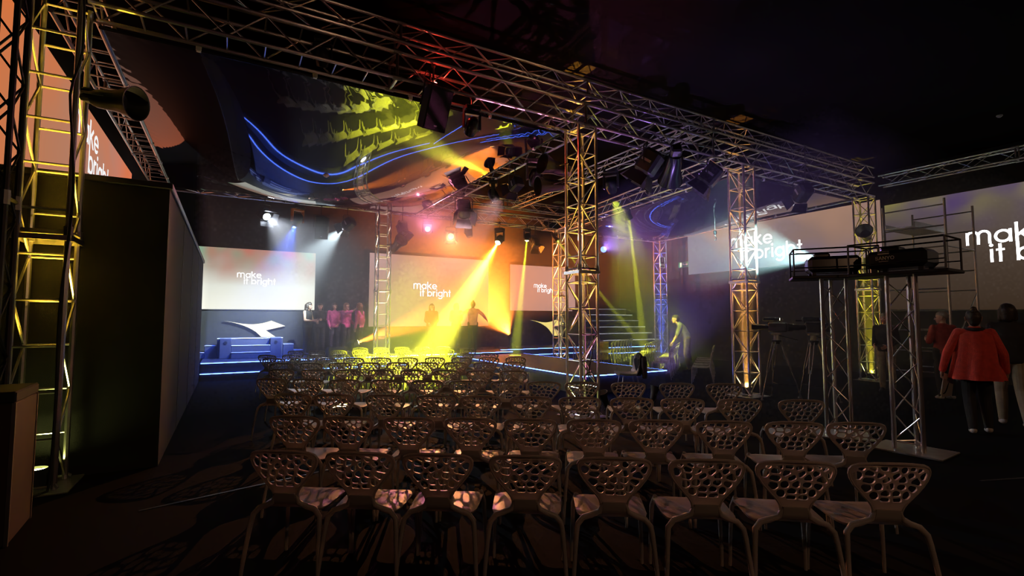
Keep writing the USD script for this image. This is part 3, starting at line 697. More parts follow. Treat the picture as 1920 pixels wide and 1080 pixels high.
moving_head('small moving head lamp sending the upright yellow beam down to the runway', (8.95, 14.5, 4.46), (8.28, 14.2, .4), ZB, .8, 'lens_yellow', (COL['lime'], P_['drop'], 3.2, .03, .6))
moving_head('dark moving head lamp with unseen violet light on the rear truss left of the blue-lit tower', (12.5, 14.7, 4.26), (8.2, 6.6, 4.4), ZB, 1.3, 'lens_blue', ((.42, .22, 1.0), P_['violet'], 17, .012, .9))  # looks dark; unseen violet light placed to tint the trusses and haze
moving_head('moving head lamp with a warm lens, below the right edge of the glossy sheet', (5.24, 8.2, 4.44), (6.15, 10.7, .4), ZB, 1.0, 'lens_warm', (COL['warm'], P_['drop'] * .05, 8, .02, .8))
stage_lamp('black barn-door lamp on the right edge truss, second from the lattice tower', (5.22, 8.95, 4.44), (4.6, 17.0, 1.3), ZB, 1.0, 'lens_warm', ((1, .62, .66), P_['group'], 17, .05, .6))  # unseen light, placed to brighten the people on stage
moving_head('small dark moving head on the right edge truss, third from the lattice tower', (5.22, 9.95, 4.46), (5.8, 9.6, 3.2), ZB, .9)
stage_lamp('barn-door lamp with a large violet-lit door, on the right edge truss', (5.22, 11.6, 4.42), (4.9, 10.6, 3.0), ZB, 1.5)
moving_head('dark moving head lamp with unseen lime light hung in the middle bay right of the lattice tower', (8.3, 9.4, 4.98), (12.6, 12.2, .5), 5.36, 1.15, 'lens_yellow', ((.85, 1, .06), P_['lime'], 17, .03, .8))  # looks dark; unseen lime light placed to light the right-hand chairs
par_can('small dark par lamp on the middle truss, sending a thin yellow-green beam down', (9.82, 10.4, 4.62), (12.9, 12.95, .6), .72, 'lens_yellow', (COL['lime'], P_['drop2'], 2.0, .03, .6), 'black', (0, 0, .22))
par_can('par lamp on the rear truss sending the slanted thin green beam', (10.1, 14.45, 4.52), (12.1, 12.0, .5), .72, 'lens_yellow', (COL['lime'], P_['drop3'], 1.5, .03, .6), 'black', (0, 0, .3))
stage_lamp('big black barn-door lamp under the front truss right of the lattice tower', (6.62, 6.5, 4.42), (6.1, 7.4, 3.0), ZB, 1.5)
par_can('large dark drum-shaped par lamp under the front truss, beside a barn-door lamp', (7.3, 6.5, 4.50), (7.9, 7.3, 3.9), 1.5, hold=(0, 0, .34))
stage_lamp('black barn-door lamp under the front truss just left of the third tower', (8.32, 6.5, 4.44), (7.6, 7.6, 3.0), ZB, 1.4)
stage_lamp('black barn-door lamp with a pale door, under the far end of the front truss', (11.6, 6.5, 4.52), (12.1, 7.6, 3.7), ZB, 1.35)
loudspeaker('black loudspeaker hung tilted under the front truss, above the audience', (2.42, 6.45, 4.58), (2.9, 3.0, 2.9), ZB + .36, .36, .58)
t = par_can('small lamp glowing red inside the front truss above the hanging loudspeaker', (2.36, 6.55, 4.98), (3.2, 6.9, 4.8), .55, 'lens_red', None, 'black', (0, 0, .18))
spot(f'{t.GetPath()}/light', (.12, 0, .02), (1, .4, 0), COL['red'], P_['red'], None, .03)
moving_head('black lamp with unseen light under the front truss beside the loudspeaker, lighting the rear rows', (3.0, 6.4, 4.42), (3.7, 11.7, .75), ZB, .8, 'lens_yellow', (COL['lime'], P_['rows'], 14, .02, 1.0))  # dark fixture; its unseen light is placed for the backs of the rear rows
moving_head('dark lamp clamped inside the front truss left of the hanging loudspeaker', (.95, 6.6, 5.0), (1.0, 6.9, 4.4), 5.18, .7)
par_can('big black flared lamp strapped to the yellow-lit left tower', (-1.02, 5.92, 3.70), (-.55, 5.62, 3.62), 1.0, hold=(-.3, .22, .08), m='black_gloss')
par_can('upper black flared lamp on the lattice tower among the chairs', (4.82, 6.9, 4.22), (4.2, 6.9, 4.30), 1.15, hold=(.18, -.15, .05))
par_can('lower black flared lamp on the lattice tower among the chairs', (4.80, 7.0, 3.92), (4.2, 7.1, 3.84), 1.1, hold=(.18, -.2, .05))
par_can('flared lamp with a greenish mouth on the pale rear tower', (4.28, 14.3, 3.8), (4.5, 13.3, 4.3), 1.25, hold=(-.2, .25, .0), inner='alu_dark')
par_can('flared lamp with a shiny mouth on the far yellow-lit tower', (14.3, 6.4, 3.78), (13.6, 6.2, 4.0), 1.2, hold=(.2, .1, .0), inner='alu')
# lamps standing inside and beside the towers, shining up or out
for k, (x, y, lab, lens, col, pw_) in enumerate([(-1.54, 6.35, 'yellow uplight lamp on the floor inside the big left tower', 'lens_yellow', (1, .58, .04), P_['up']), (5.12, 6.55, 'yellow uplight lamp on the floor inside the tower among the chairs', 'lens_yellow', (1, .50, .05), P_['up'] * 1.7),
                                                 (9.44, 6.55, 'amber uplight lamp on the floor inside the third tower', 'lens_orange', (1, .42, .06), P_['up'] * 1.3), (14.6, 6.55, 'yellow uplight lamp on the floor inside the far right tower', 'lens_yellow', (1, .8, .04), P_['up'] * .8),
                                                 (3.97, 14.7, 'uplight lamp at the foot of the pale rear tower', 'lens_white', (1, .72, .5), P_['up_orange']), (10.48, 14.7, 'uplight lamp at the foot of the middle rear tower', 'lens_warm', (1, .85, .3), P_['up_orange']),
                                                 (15.62, 14.7, 'blue uplight lamp at the foot of the far rear tower', 'lens_blue', COL['blue'], P_['up_blue'])]):
    t = thing('uplight', lab, 'uplight', (x, y, .02), group='tower uplights')
    part(t, 'can', zl([(.0, .0), (.085, .0), (.095, .02), (.10, .17), (.093, .172), (.09, .15)], 20), M['black'], smooth=40); part(t, 'lens', zl([(0, .152), (.09, .148)], 18), M[lens])
    part(t, 'foot', join(*[bx((s * .11, 0, .06), (.012, .05, .12)) for s in (-1, 1)], bx((0, 0, .006), (.24, .07, .012))), M['black'])
    spot(f'{t.GetPath()}/light', (0, 0, .20), (0, 0, 3), col, pw_, 8, .05, 1.0)
moving_head('orange floor lamp shining right, at the foot of the pale rear tower', (3.35, 15.7, .822), (6.9, 15.0, 2.1), None, 1.0, 'lens_orange', (COL['orange'], P_['orange'], 14, .04, .7))
moving_head('orange floor lamp near the yellow emblem, shining left', (9.62, 16.75, .822), (8.9, 17.9, 2.9), None, 1.0, 'lens_orange', (COL['orange'], P_['orange2'], 48, .04, 1.0))
for (x, y, to, col, pw_, lab) in [(5.75, 6.75, (3.4, 6.5, 5.1), (1, .22, .52), P_['unseen_floor_pink'], 'unseen pink floor par lamp between the chairs and the runway end, lighting the truss'), (7.0, 6.8, (8.4, 6.5, 5.1), (.46, .28, 1.0), P_['unseen_floor_violet'], 'unseen violet floor par lamp in front of the runway end, lighting the truss'),
                                 (1.35, 6.85, (.6, 6.5, 5.0), (1, .70, .22), P_['unseen_floor_warm'], 'unseen warm floor par lamp hidden between the left chairs, lighting the truss')]:
    par_can(lab, (x, y, .20), to, .6, 'lens_dim', (col, pw_, 40, .012, .9), 'black', (0, .0, -.19))  # three unseen floor lamps, placed to colour the trusses from below
t = thing('stage_monitor', 'low wedge-shaped black stage monitor left of the orange floor lamp', 'stage monitor', (2.85, 15.75, .451), math.radians(10))
part(t, 'cabinet', ex(Polygon([(-.19, 0), (.2, 0), (.2, .12), (-.08, .3), (-.19, .3)]), .56, np.array([[0, 0, 1.0], [1, 0, 0], [0, 1, 0]]), (-.28, 0, 0)), M['black']); part(t, 'grille', bx((0, -.02, .0), (.5, .3, .01), rx(0)) if False else mv(bx((0, 0, 0), (.5, .3, .012)), rx(-.57), (0, .065, .22)), M['cloth_black'])
t = thing('yellow_box', 'small yellow box standing behind the pale row of chairs', 'box', (12.85, 15.1, 0))
part(t, 'body', rbx((0, 0, .33), (.30, .3, .66), .02), M['yellow_box']); part(t, 'lid', rbx((0, 0, .68), (.32, .32, .05), .015), M['yellow_box'])
# hoist hook under the right sheet
t = thing('hoist_hook', 'dark hoist hook hanging on its chain left of the third tower', 'hoist hook', (12.0, 9.2, 4.02))
part(t, 'chain', tube([(0, 0, .06), (0, 0, .62)], .008, 6), M['steel']); part(t, 'block', rbx((0, 0, .05), (.09, .07, .12), .02), M['black'])
part(t, 'hook', tube(smooth_path([(0, 0, 0), (.0, 0, -.06), (.05, 0, -.11), (.03, 0, -.17), (-.04, 0, -.16)], 3), .012, 6), M['steel'])


# ------------------------------------------------------------------ projectors in cages on three-legged lattice stands
def stand(label, x, y, top, rot):
    t = thing('projector_stand', label, 'lattice stand', (x, y, 0), rot); w = .29; C = [(-w / 2, -w * .29), (w / 2, -w * .29), (0, w * .58)]
    for c in C: part(t, 'chord', tube([(*c, .02), (*c, top)], .026, 10), M['alu'])
    n = 6; Z = np.linspace(.12, top - .08, n + 1)
    for k in range(3):
        a, b = C[k], C[(k + 1) % 3]
        for q in range(n):
            u, v = (a, b) if q % 2 == 0 else (b, a)
            part(t, 'brace', tube([(*u, Z[q]), (*v, Z[q + 1])], .008, 6), M['alu'])
        part(t, 'foot_bar', tube([(*a, .1), (*b, .1)], .010, 6), M['alu'])
    part(t, 'base_plate', rbx((0, 0, .01), (.75, .6, .02), .004), M['steel'])
    part(t, 'platform', rbx((0, .02, top + .02), (1.02, .56, .04), .008), M['black'])


def projector(label, x, y, z, rot, light=None, word=None):
    t = thing('projector', label, 'projector', (x, y, z), rot)           # aims along local +y
    part(t, 'body', rbx((0, -.02, .155), (.62, .46, .22), .045), M['black_gloss']); part(t, 'lens_block', rbx((-.12, .08, .27), (.2, .26, .12), .02), M['black_gloss']); part(t, 'foot', join(*[bx((sx * .24, sy * .17, .023), (.05, .05, .046)) for sx in (-1, 1) for sy in (-1, 1)]), M['black'])
    part(t, 'lens_barrel', lathe([(.0, .19), (.06, .19), (.06, .30), (.052, .31), (.048, .28)], 22, None, (-.12, 0, .28)), M['black'], smooth=40)
    part(t, 'lens', lathe([(0, .295), (.03, .293), (.048, .285)], 18, None, (-.12, 0, .28)), M['lens_cyan' if light else 'lens_glass'])
    part(t, 'vent', join(*[bx((-.312, -.15 + .05 * k, .17), (.004, .03, .14)) for k in range(6)]), M['black'])
    if word:
        for side in word:
            part(t, 'lettering', mv(meshkit_text('SANYO', .042), *side), M['letter_grey'], smooth=False)
            R, c = side
            for q in (((.09, -.02, 0), (.10, .008, .002)), ((.09, .075, 0), (.12, .016, .002)), ((.09, .1, 0), (.12, .006, .002))): part(t, 'printed_line', mv(bx(*q), R, c), M['letter_grey'])
    cg = thing('projector_cage', label.replace('projector', 'black bar cage around the projector', 1) if False else 'black bar cage holding the ' + label, 'cage', (x, y, z), rot)
    X, Y, Z = .49, .27, .37
    for sx in (-1, 1):
        for sy in (-1, 1): part(cg, 'post', tube([(sx * X, sy * Y, 0), (sx * X, sy * Y, Z)], .011, 6), M['black'])
        part(cg, 'rail', tube([(sx * X, -Y, Z), (sx * X, Y, Z)], .011, 6), M['black'])
    for sy in (-1, 1): part(cg, 'rail', tube([(-X, sy * Y, Z), (X, sy * Y, Z)], .011, 6), M['black']); part(cg, 'rail', tube([(-X, sy * Y, Z * .3), (X, sy * Y, Z * .3)], .008, 6), M['black'])
    if light: spot(f'{t.GetPath()}/light', (-.12, .33, .28), (-.12 - .57, 3.0, .28 + .50), *light)
    return t


def meshkit_text(s, h):
    return tm(meshkit.text_mesh(s, h, .003, bold=True))


rot1 = math.atan2(-(16.4 - 7.3), 10.2 - 3.75) + 0.0; rot1 = math.atan2(10.2 - 3.75, 16.4 - 7.3) - PI / 2; rot2 = math.atan2(3.4 - 2.85, 16.4 - 7.25) - PI / 2
stand('three-legged lattice stand left of the other stand, under the beaming projector', 7.36, 3.74, 2.16, rot1)
stand('three-legged lattice stand with a wide floor plate, right of the other stand', 7.26, 2.86, 2.14, rot2)
ROT_SIDE_L = np.array([[0, 0, -1.0], [-1, 0, 0], [0, 1, 0]])
projector('beaming projector with a cyan-white lens', 7.36, 3.74, 2.20, rot1, (COL['cyan'], P_['projector'], 10, .02, .5))
projector('dark projector lettered in silver', 7.26, 2.86, 2.18, rot2, None, [(ROT_SIDE_L, (-.313, .12, .15)), (ROT_BACK, (-.2, -.252, .15))])

# television cameras on tripods
for k, (x, y, rot, lab) in enumerate([(9.55, 5.95, .35, 'video camera with a raised viewfinder, left of two on tripods'), (9.9, 5.42, .75, 'video camera with a lit blue viewfinder, right of two on tripods')]):
    t = thing('camera_tripod', ('left' if k == 0 else 'right') + ' of two camera tripods beside the projector stand', 'tripod', (x, y, 0), rot)
    for q in range(3):
        a = q * 2 * PI / 3 + .5; c, s = math.cos(a), math.sin(a)
        part(t, 'leg', join(*[tube([(c * .07 - s * o, s * .07 + c * o, 1.14), (c * .26 - s * o * .6, s * .26 + c * o * .6, .55)], .011, 6) for o in (-.035, .035)], tube([(c * .24, s * .24, .62), (c * .42, s * .42, .015)], .012, 6), zl([(0, .0), (.025, 0), (.025, .03), (0, .03)], 8, (c * .42, s * .42, .0))), M['alu_dark'])
        part(t, 'spreader', tube([(0, 0, .30), (c * .335, s * .335, .30)], .008, 6), M['black'])
    part(t, 'bowl', zl([(0, 1.08), (.06, 1.1), (.09, 1.15), (.09, 1.18), (0, 1.18)], 16), M['black']); part(t, 'pan_head', join(zl([(0, 1.18), (.055, 1.18), (.05, 1.28), (0, 1.28)], 14), rbx((0, 0, 1.30), (.10, .18, .04), .01)), M['khaki'])
    part(t, 'pan_bar', tube([(.07, -.02, 1.27), (.16, -.35, 1.18)], .01, 6), M['black'])
    c = thing('video_camera', lab, 'video camera', (x, y, 1.325), rot)
    part(c, 'body', join(rbx((0, -.03, .11), (.12, .34, .19), .02), rbx((0, -.25, .11), (.11, .10, .16), .015)), M['black']); part(c, 'handle', tube([(0, -.15, .2), (0, -.12, .27), (0, .12, .27), (0, .15, .2)], .013, 6), M['black'])
    part(c, 'lens_barrel', lathe([(.0, .13), (.05, .13), (.05, .22), (.06, .25), (.06, .34), (.075, .36), (.08, .44), (.06, .44), (.05, .4), (0, .4)], 18, None, (0, 0, .11)), M['black_gloss'], smooth=40)
    part(c, 'viewfinder', join(rbx((-.11, .10, .27), (.09, .22, .08), .015), lathe([(.0, -.08), (.035, -.08), (.04, 0), (0, 0)], 12, None, (-.11, -.01, .27))), M['black'])
    part(c, 'viewfinder_screen', bx((-.11, -.092, .27), (.05, .004, .04)), M['viewfinder'] if k else M['lens_warm'])
    part(c, 'microphone', tube([(.08, 0, .24), (.08, .28, .24)], .016, 8), M['black'])

# mobile scaffold
sc = thing('scaffold', 'tall mobile scaffold of bare tubes with a small platform, before the dim screen', 'scaffold', (13.9, 4.95, 0))
for sx in (-1, 1):
    for sy in (-1, 1): part(sc, 'post', tube([(sx * .75, sy * .57, .1), (sx * .75, sy * .57, 4.18)], .024, 8), M['steel']); part(sc, 'castor', lathe([(0, -.02), (.07, -.02), (.07, .02), (0, .02)], 14, None, (sx * .75, sy * .57, .07)), M['black'])
    for k in range(9): part(sc, 'rung', tube([(sx * .75, -.57, .45 + .45 * k), (sx * .75, .57, .45 + .45 * k)], .016, 6), M['steel'])
for sy in (-1, 1):
    part(sc, 'brace', tube([(-.75, sy * .57, .9), (.75, sy * .57, 2.2)], .014, 6), M['steel']); part(sc, 'side_rail', tube([(-.75, sy * .57, 3.15), (.75, sy * .57, 3.15)], .014, 6), M['steel'])
part(sc, 'platform', join(bx((0, .25, 3.66), (1.5, .56, .035)), bx((0, -.03, 3.71), (1.5, .025, .12)), bx((0, .53, 3.71), (1.5, .025, .12))), M['steel'])

# signs
t = thing('notice_sign', 'white notice with a dark pictogram on the blue-lit rear tower', 'sign', (15.5, 14.47, 3.94))
part(t, 'board', rbx((0, 0, 0), (.30, .012, .46), .003), M['white_paint']); part(t, 'pictogram', join(bx((0, -.008, .07), (.20, .004, .26)), bx((0, -.008, -.17), (.22, .004, .05))), M['sign_dark']); part(t, 'figure', join(lathe([(0, -.002), (.025, -.002), (.025, .002), (0, .002)], 12, None, (0, -.013, .15)), bx((0, -.013, .07), (.04, .004, .11))), M['white_paint'])
t = thing('exit_sign', 'small dim green exit sign with running figure and arrow, on the right wall', 'exit sign', (RIGHT - .03, 14.2, 3.87))
part(t, 'box', rbx((0, 0, 0), (.05, .52, .24), .006), M['sign_green']); part(t, 'pictogram', join(bx((-.028, .12, 0), (.004, .09, .16)), bx((-.028, -.1, 0), (.004, .16, .03)), mv(ex(Polygon([(0, -.05), (.08, 0), (0, .05)]), .004), ROT_RIGHT, (-.027, -.17, 0)), bx((-.028, .0, .03), (.004, .04, .09))), M['white_paint'])

# left foreground: flight case corner, cables on the big tower
t = thing('flight_case', 'dark flight case at the lower left corner, before the big tower', 'flight case', (-1.55, 5.15, 0), .05)
part(t, 'box', rbx((0, 0, .5), (.46, .6, 1.0), .01), mat('brown_case_board', (.05, .03, .022), .6, var=.2)); part(t, 'lid', rbx((0, 0, 1.04), (.47, .61, .08), .01), M['black'])
for sx in (-1, 1):
    for sy in (-1, 1): part(t, 'corner_edge', bx((sx * .225, sy * .295, .5), (.022, .022, 1.0)), M['alu_dark'])
t = thing('tower_cable', 'black cable hanging in loose loops down the big left tower', 'cable', (-1.33, 6.1, 0))
part(t, 'cable', tube(smooth_path([(0, 0, 4.8), (.02, -.02, 4.2), (-.05, -.03, 3.75), (-.02, -.05, 3.4), (.01, -.02, 2.8), (-.04, -.02, 1.6), (-.03, -.02, .8), (-.05, -.04, .03), (-.15, -.1, .02)], 4), .011, 6), M['cable'])
t = thing('tower_cable', 'black cable running down the tower among the chairs', 'cable', (5.0, 6.42, 0))
part(t, 'cable', tube(smooth_path([(0, 0, 4.75), (.08, .0, 4.0), (.1, .04, 3.0), (.18, .04, 2.0), (.24, .0, 1.2), (.1, -.05, .7), (.2, -.05, .4), (.05, -.08, .03)], 4), .010, 6), M['cable'])
part(t, 'coil', tube([(.12 + .10 * math.cos(a), -.06 + .02 * math.sin(3 * a), .62 + .12 * math.sin(a)) for a in np.linspace(0, 6 * PI, 60)], .009, 6), M['cable'])
for k, (x, z) in enumerate([(2.9, 0), (7.2, 0), (11.2, 0)]):
    t = thing('truss_cable', ['sagging cable along the front truss above the hanging loudspeaker', 'sagging cable along the front truss above the big barn-door lamp', 'sagging cable along the far end of the front truss'][k], 'cable', (x, 6.62, 5.16))
    part(t, 'cable', tube(smooth_path([(-1.6, 0, 0), (-1.0, .02, -.10), (-.4, 0, -.02), (.2, .02, -.14), (.9, 0, -.03), (1.6, 0, 0)], 5), .010, 6), M['cable'])
for (x, y, z, to, lab) in [(2.2, -2.2, 3.3, (3.2, 3.2, .4), 'unseen hanging lamp behind the camera, lighting the near chairs'), (8.6, -2.0, 3.6, (8.6, 3, .5), 'unseen hanging lamp out of view at right, lighting the red coat')]:
    t = thing('unseen_hall_lamp', lab, 'unseen hall lamp', (x, y, z))
    part(t, 'shade', zl([(.03, .22), (.06, .2), (.14, .08), (.20, 0), (.195, 0), (.13, .075), (.03, .18)], 24), M['black'], smooth=50); part(t, 'bulb', zl([(0, .13), (.03, .12), (.045, .07), (.03, .03), (0, .02)], 14), M['lens_warm']); part(t, 'cord', tube([(0, 0, .2), (0, 0, CEIL - z)], .006, 6), M['cable'])
    spot(f'{t.GetPath()}/light', (0, 0, -.02), np.subtract(to, (x, y, z)), (1, .55, .30), P_['hall'] * (1 if x < 5 else 1.1), 75, .08, .6)  # unseen lamps out of view, placed to light the near chairs and right side


# ------------------------------------------------------------------ people
def ball(p, r): return m3.Manifold.sphere(float(r), 14).translate([float(c) for c in p])
def bone(*pr): return m3.Manifold.batch_hull([ball(p, r) for p, r in pr])


def skin_mesh(parts, edge=.03, it=8, hem=None, more=()):
    m = m3.Manifold.batch_boolean(parts, m3.OpType.Add)
    if hem is not None: m = m.trim_by_plane((0, 0, 1), float(hem))
    if more: m = m3.Manifold.batch_boolean([m, *more], m3.OpType.Add)
    m = m.refine_to_length(edge); q = m.to_mesh()
    t_ = trimesh.Trimesh(q.vert_properties[:, :3], q.tri_verts, process=True)
    trimesh.smoothing.filter_taubin(t_, iterations=it); return tm(t_)


J0 = dict(pelvis=(0, 0, .93), waist=(0, 0, 1.06), chest=(0, 0, 1.25), neck=(0, -.01, 1.43), head=(0, .015, 1.585), lsh=(-.165, 0, 1.385), rsh=(.165, 0, 1.385), lel=(-.21, -.03, 1.11), rel=(.21, -.03, 1.11), lwr=(-.21, .05, .87), rwr=(.21, .05, .87),
          lhip=(-.085, 0, .92), rhip=(.085, 0, .92), lkn=(-.095, .02, .50), rkn=(.095, .02, .50), lan=(-.095, -.02, .085), ran=(.095, -.02, .085))


def person(label, loc, rotz, H, over=None, top=('cloth_black', 'long'), bottom='jeans', shoes='shoe', hair=('hair_dark', 'long'), skin='skin', turn=0.0, build=1.0, coat=False, grip=False):
    s = H / 1.7; J = {k: np.array(v, float) for k, v in J0.items()}
    for k, v in (over or {}).items(): J[k] = np.array(v, float)
    J = {k: v * s for k, v in J.items()}; B = build * s; t = thing('person', label, 'person', loc, rotz)
    hd = rz(turn); lift = lambda p: J['head'] + hd @ (np.array(p) * s)

    def torso(g):
        lat = lambda k, w: [J[k] + [w * s, 0, 0], J[k] - [w * s, 0, 0]]
        b = [bone(*[(p, .10 * B + g) for p in lat('pelvis', .065)], *[(p, .092 * B + g) for p in lat('waist', .05)]), bone(*[(p, .092 * B + g) for p in lat('waist', .05)], *[(p, .10 * B + g) for p in lat('chest', .07)])]
        b += [bone(*[(p, .10 * B + g) for p in lat('chest', .07)], (J['lsh'] * .8 + J['chest'] * .2, .055 * B + g), (J['rsh'] * .8 + J['chest'] * .2, .055 * B + g), (J['neck'], .05 * B + g))]
        return b

    def arm(S, g, to=2):
        b = [bone((J[S + 'sh'], .054 * B + g), (J[S + 'el'], .041 * B + g)), bone((J['chest'] + [0, 0, .06 * s], .06 * B + g), (J[S + 'sh'], .054 * B + g))]
        if to > 1: b.append(bone((J[S + 'el'], .041 * B + g), (J[S + 'wr'], .028 * B + g)))
        return b

    def leg(S, g): return [bone((J[S + 'hip'], .088 * B + g), (J[S + 'kn'], .058 * B + g)), bone((J[S + 'kn'], .058 * B + g), (J[S + 'kn'] * .6 + J[S + 'an'] * .4 - [0, .012 * s, 0], .054 * B + g), (J[S + 'an'], .037 * B + g))]

    def hand(S):
        d = J[S + 'wr'] - J[S + 'el']; d /= np.linalg.norm(d); f = np.array([0, 1.0, 0]) if abs(d[1]) < .8 else np.array([0, 0, 1.0])
        f = f - d * (f @ d); f /= np.linalg.norm(f); n = np.cross(d, f) * (1 if S == 'l' else -1); w = J[S + 'wr']; b = [bone((w, .024 * s), (w + (d * .075 + f * .028) * s, .014 * s), (w + (d * .078 - f * .026) * s, .013 * s))]
        for i, L in enumerate((.066, .076, .07, .055)):
            r = w + (d * .08 + f * (.027 - .018 * i)) * s; k = r + (d * L * .55 + n * .008) * s; e = k + (d * L * .40 + n * (.045 if grip and S == 'l' else .018)) * s
            b += [bone((r - d * .012 * s, .0095 * s), (k, .0088 * s)), bone((k, .0088 * s), (e, .0075 * s))]
        r = w + (d * .025 + f * .022) * s; k = r + (d * .035 + f * .03 + n * .008) * s
        return b + [bone((r, .012 * s), (k, .0105 * s)), bone((k, .0105 * s), (k + (d * .03 + f * .006 + n * .008) * s, .0085 * s))]

    hb = [bone((lift((0, -.018, .03)), .084 * s), (lift((0, .012, .035)), .08 * s), (lift((0, .04, -.05)), .052 * s)), bone((lift((0, .012, .0)), .07 * s), (lift((0, .05, -.078)), .034 * s), (lift((0, .068, -.092)), .016 * s)),
          bone((lift((0, .088, .012)), .008 * s), (lift((0, .108, -.03)), .013 * s), (lift((0, .085, -.035)), .016 * s)), bone((J['neck'] - [0, 0, .04 * s], .056 * B), (lift((0, -.01, -.06)), .05 * s))]
    hb += [bone((lift((sx * .08, -.012, .0)), .012 * s), (lift((sx * .088, -.022, .02)), .011 * s), (lift((sx * .082, -.01, -.025)), .009 * s)) for sx in (-1, 1)]
    bd = part(t, 'body', skin_mesh(torso(-.004) + arm('l', -.002) + arm('r', -.002) + leg('l', -.004) + leg('r', -.004) + hb + hand('l') + hand('r'), .03, 5), M[skin], smooth=True)
    for sx in (-1, 1): part(bd, 'eye', mv(tm(trimesh.creation.icosphere(1, .0115 * s)), None, lift((sx * .031, .082, .008))), M['eye'], smooth=True)
    part(bd, 'mouth', mv((tm(trimesh.creation.icosphere(2))[0] * [.022 * s, .008 * s, .007 * s], tm(trimesh.creation.icosphere(2))[1]), hd, lift((0, .086, -.062))), M['lip'], smooth=True)
    # clothes
    tm_, sl = top; g = .016
    part(t, 'coat' if coat else 'top', skin_mesh(torso(g), .035, 8, J['pelvis'][2] - .055 * s, [] if sl == 'none' else arm('l', g, 2 if sl == 'long' else 1) + arm('r', g, 2 if sl == 'long' else 1)), M[tm_], smooth=True)
    part(t, 'trousers', skin_mesh([bone((J['lhip'] + [0, 0, .02 * s], .094 * B + .012), (J['rhip'] + [0, 0, .02 * s], .094 * B + .012), (J['waist'] - [0, 0, .06 * s], .095 * B))] + leg('l', .013) + leg('r', .013), .035, 6), M[bottom], smooth=True)
    for S in 'lr':
        a = J[S + 'an']; part(t, 'shoe', skin_mesh([bone((a - [0, .02 * s, .035 * s], .040 * s), (a + np.array([0, .09, -.05]) * s, .034 * s), (a + np.array([0, .15, -.06]) * s, .024 * s), (a + [0, 0, -.01 * s], .04 * s))], .02, 3), M[shoes], smooth=True)
    hm, st_ = hair
    cap = [bone((lift((0, -.03, .045)), .088 * s), (lift((0, .012, .058)), .078 * s))]
    if st_ in ('long', 'wavy'):
        cap += [bone((lift((0, -.045, .03)), .085 * s), (lift((0, -.075, -.17)), .07 * s), (lift((0, -.07, -.27)), .045 * s))] + [bone((lift((sx * .06, -.01, .03)), .045 * s), (lift((sx * .08, .0, -.16)), .035 * s), (lift((sx * .075, .0, -.25)), .025 * s)) for sx in (-1, 1)]
    if st_ == 'curly': cap += [bone((lift((sx * .055, -.04, .02)), .075 * s), (lift((sx * .075, -.05, -.14)), .06 * s)) for sx in (-1, 0, 1)]
    if st_ == 'bun': cap += [bone((lift((0, -.05, .115)), .042 * s), (lift((0, -.06, .135)), .036 * s)), bone((lift((0, -.05, .02)), .082 * s), (lift((0, -.06, -.05)), .06 * s))]
    if st_ == 'bob': cap += [bone((lift((0, -.05, .02)), .092 * s), (lift((0, -.055, -.07)), .075 * s)), *[bone((lift((sx * .06, -.02, .02)), .045 * s), (lift((sx * .07, -.02, -.09)), .035 * s)) for sx in (-1, 1)]]
    if st_ == 'short': cap += [bone((lift((0, -.045, .02)), .082 * s), (lift((0, -.05, -.04)), .06 * s))]
    v, f = skin_mesh(cap, .025, 4)
    if st_ in ('curly', 'wavy'): v = v + (meshkit.noise(v * 34)[:, None] - .5) * .03 * (v - v.mean(0)) / np.maximum(np.linalg.norm(v - v.mean(0), axis=1, keepdims=True), .02)
    if st_ == 'crop': v = J['head'] + (v - J['head']) * .985
    part(t, 'hair', (v, f), M[hm], smooth=True)
    return t, J, s


toward = lambda p, q: math.atan2(q[1] - p[1], q[0] - p[0]) - PI / 2     # turn a figure at p to face q
ST = .451
# the group at the left of the stage
person('woman with curly dark hair in a black sleeveless top, bending her arms, leftmost on stage', (2.18, 16.9, ST), toward((2.18, 16.9), (2.8, 16.4)), 1.68, dict(lwr=(-.10, .27, 1.12), rwr=(.08, .27, 1.10), lel=(-.23, .04, 1.12), rel=(.23, .05, 1.12), head=(0, .05, 1.57)), ('cloth_black', 'none'), 'cloth_black', 'shoe', ('hair_dark', 'curly'))
person('dark-haired person in black between the curly-haired and pink-topped women', (2.62, 17.3, ST), toward((2.62, 17.3), (2.3, 15)), 1.66, dict(lwr=(-.06, .24, 1.14), rwr=(.12, .24, 1.06)), ('cloth_black', 'long'), 'cloth_black', 'shoe', ('hair_dark', 'bob'))
person('woman with long dark hair in a pink top with a teal hem, third on stage', (3.06, 17.2, ST), toward((3.06, 17.2), (2.6, 14)), 1.68, dict(lwr=(-.1, .16, .98), rwr=(.16, .12, .92)), ('cloth_pink', 'long'), 'jeans', 'shoe', ('hair_dark', 'long'))
person('fair-haired woman in a pink top and white belt reaching to her neighbour', (3.42, 17.15, ST), toward((3.42, 17.15), (4.2, 16.0)), 1.68, dict(rel=(.28, .2, 1.30), rwr=(.16, .42, 1.42), lwr=(-.16, .2, 1.0)), ('cloth_pink', 'long'), 'cloth_black', 'shoe_pale', ('hair_light', 'long'))
person('long-haired blonde person in a pink jacket, back turned, rightmost of the left group', (3.84, 17.05, ST), toward((3.84, 17.05), (3.3, 17.6)), 1.68, dict(lwr=(-.2, .02, .86), rwr=(.2, .02, .86)), ('cloth_pink', 'long'), 'cloth_black', 'shoe', ('hair_light', 'wavy'))
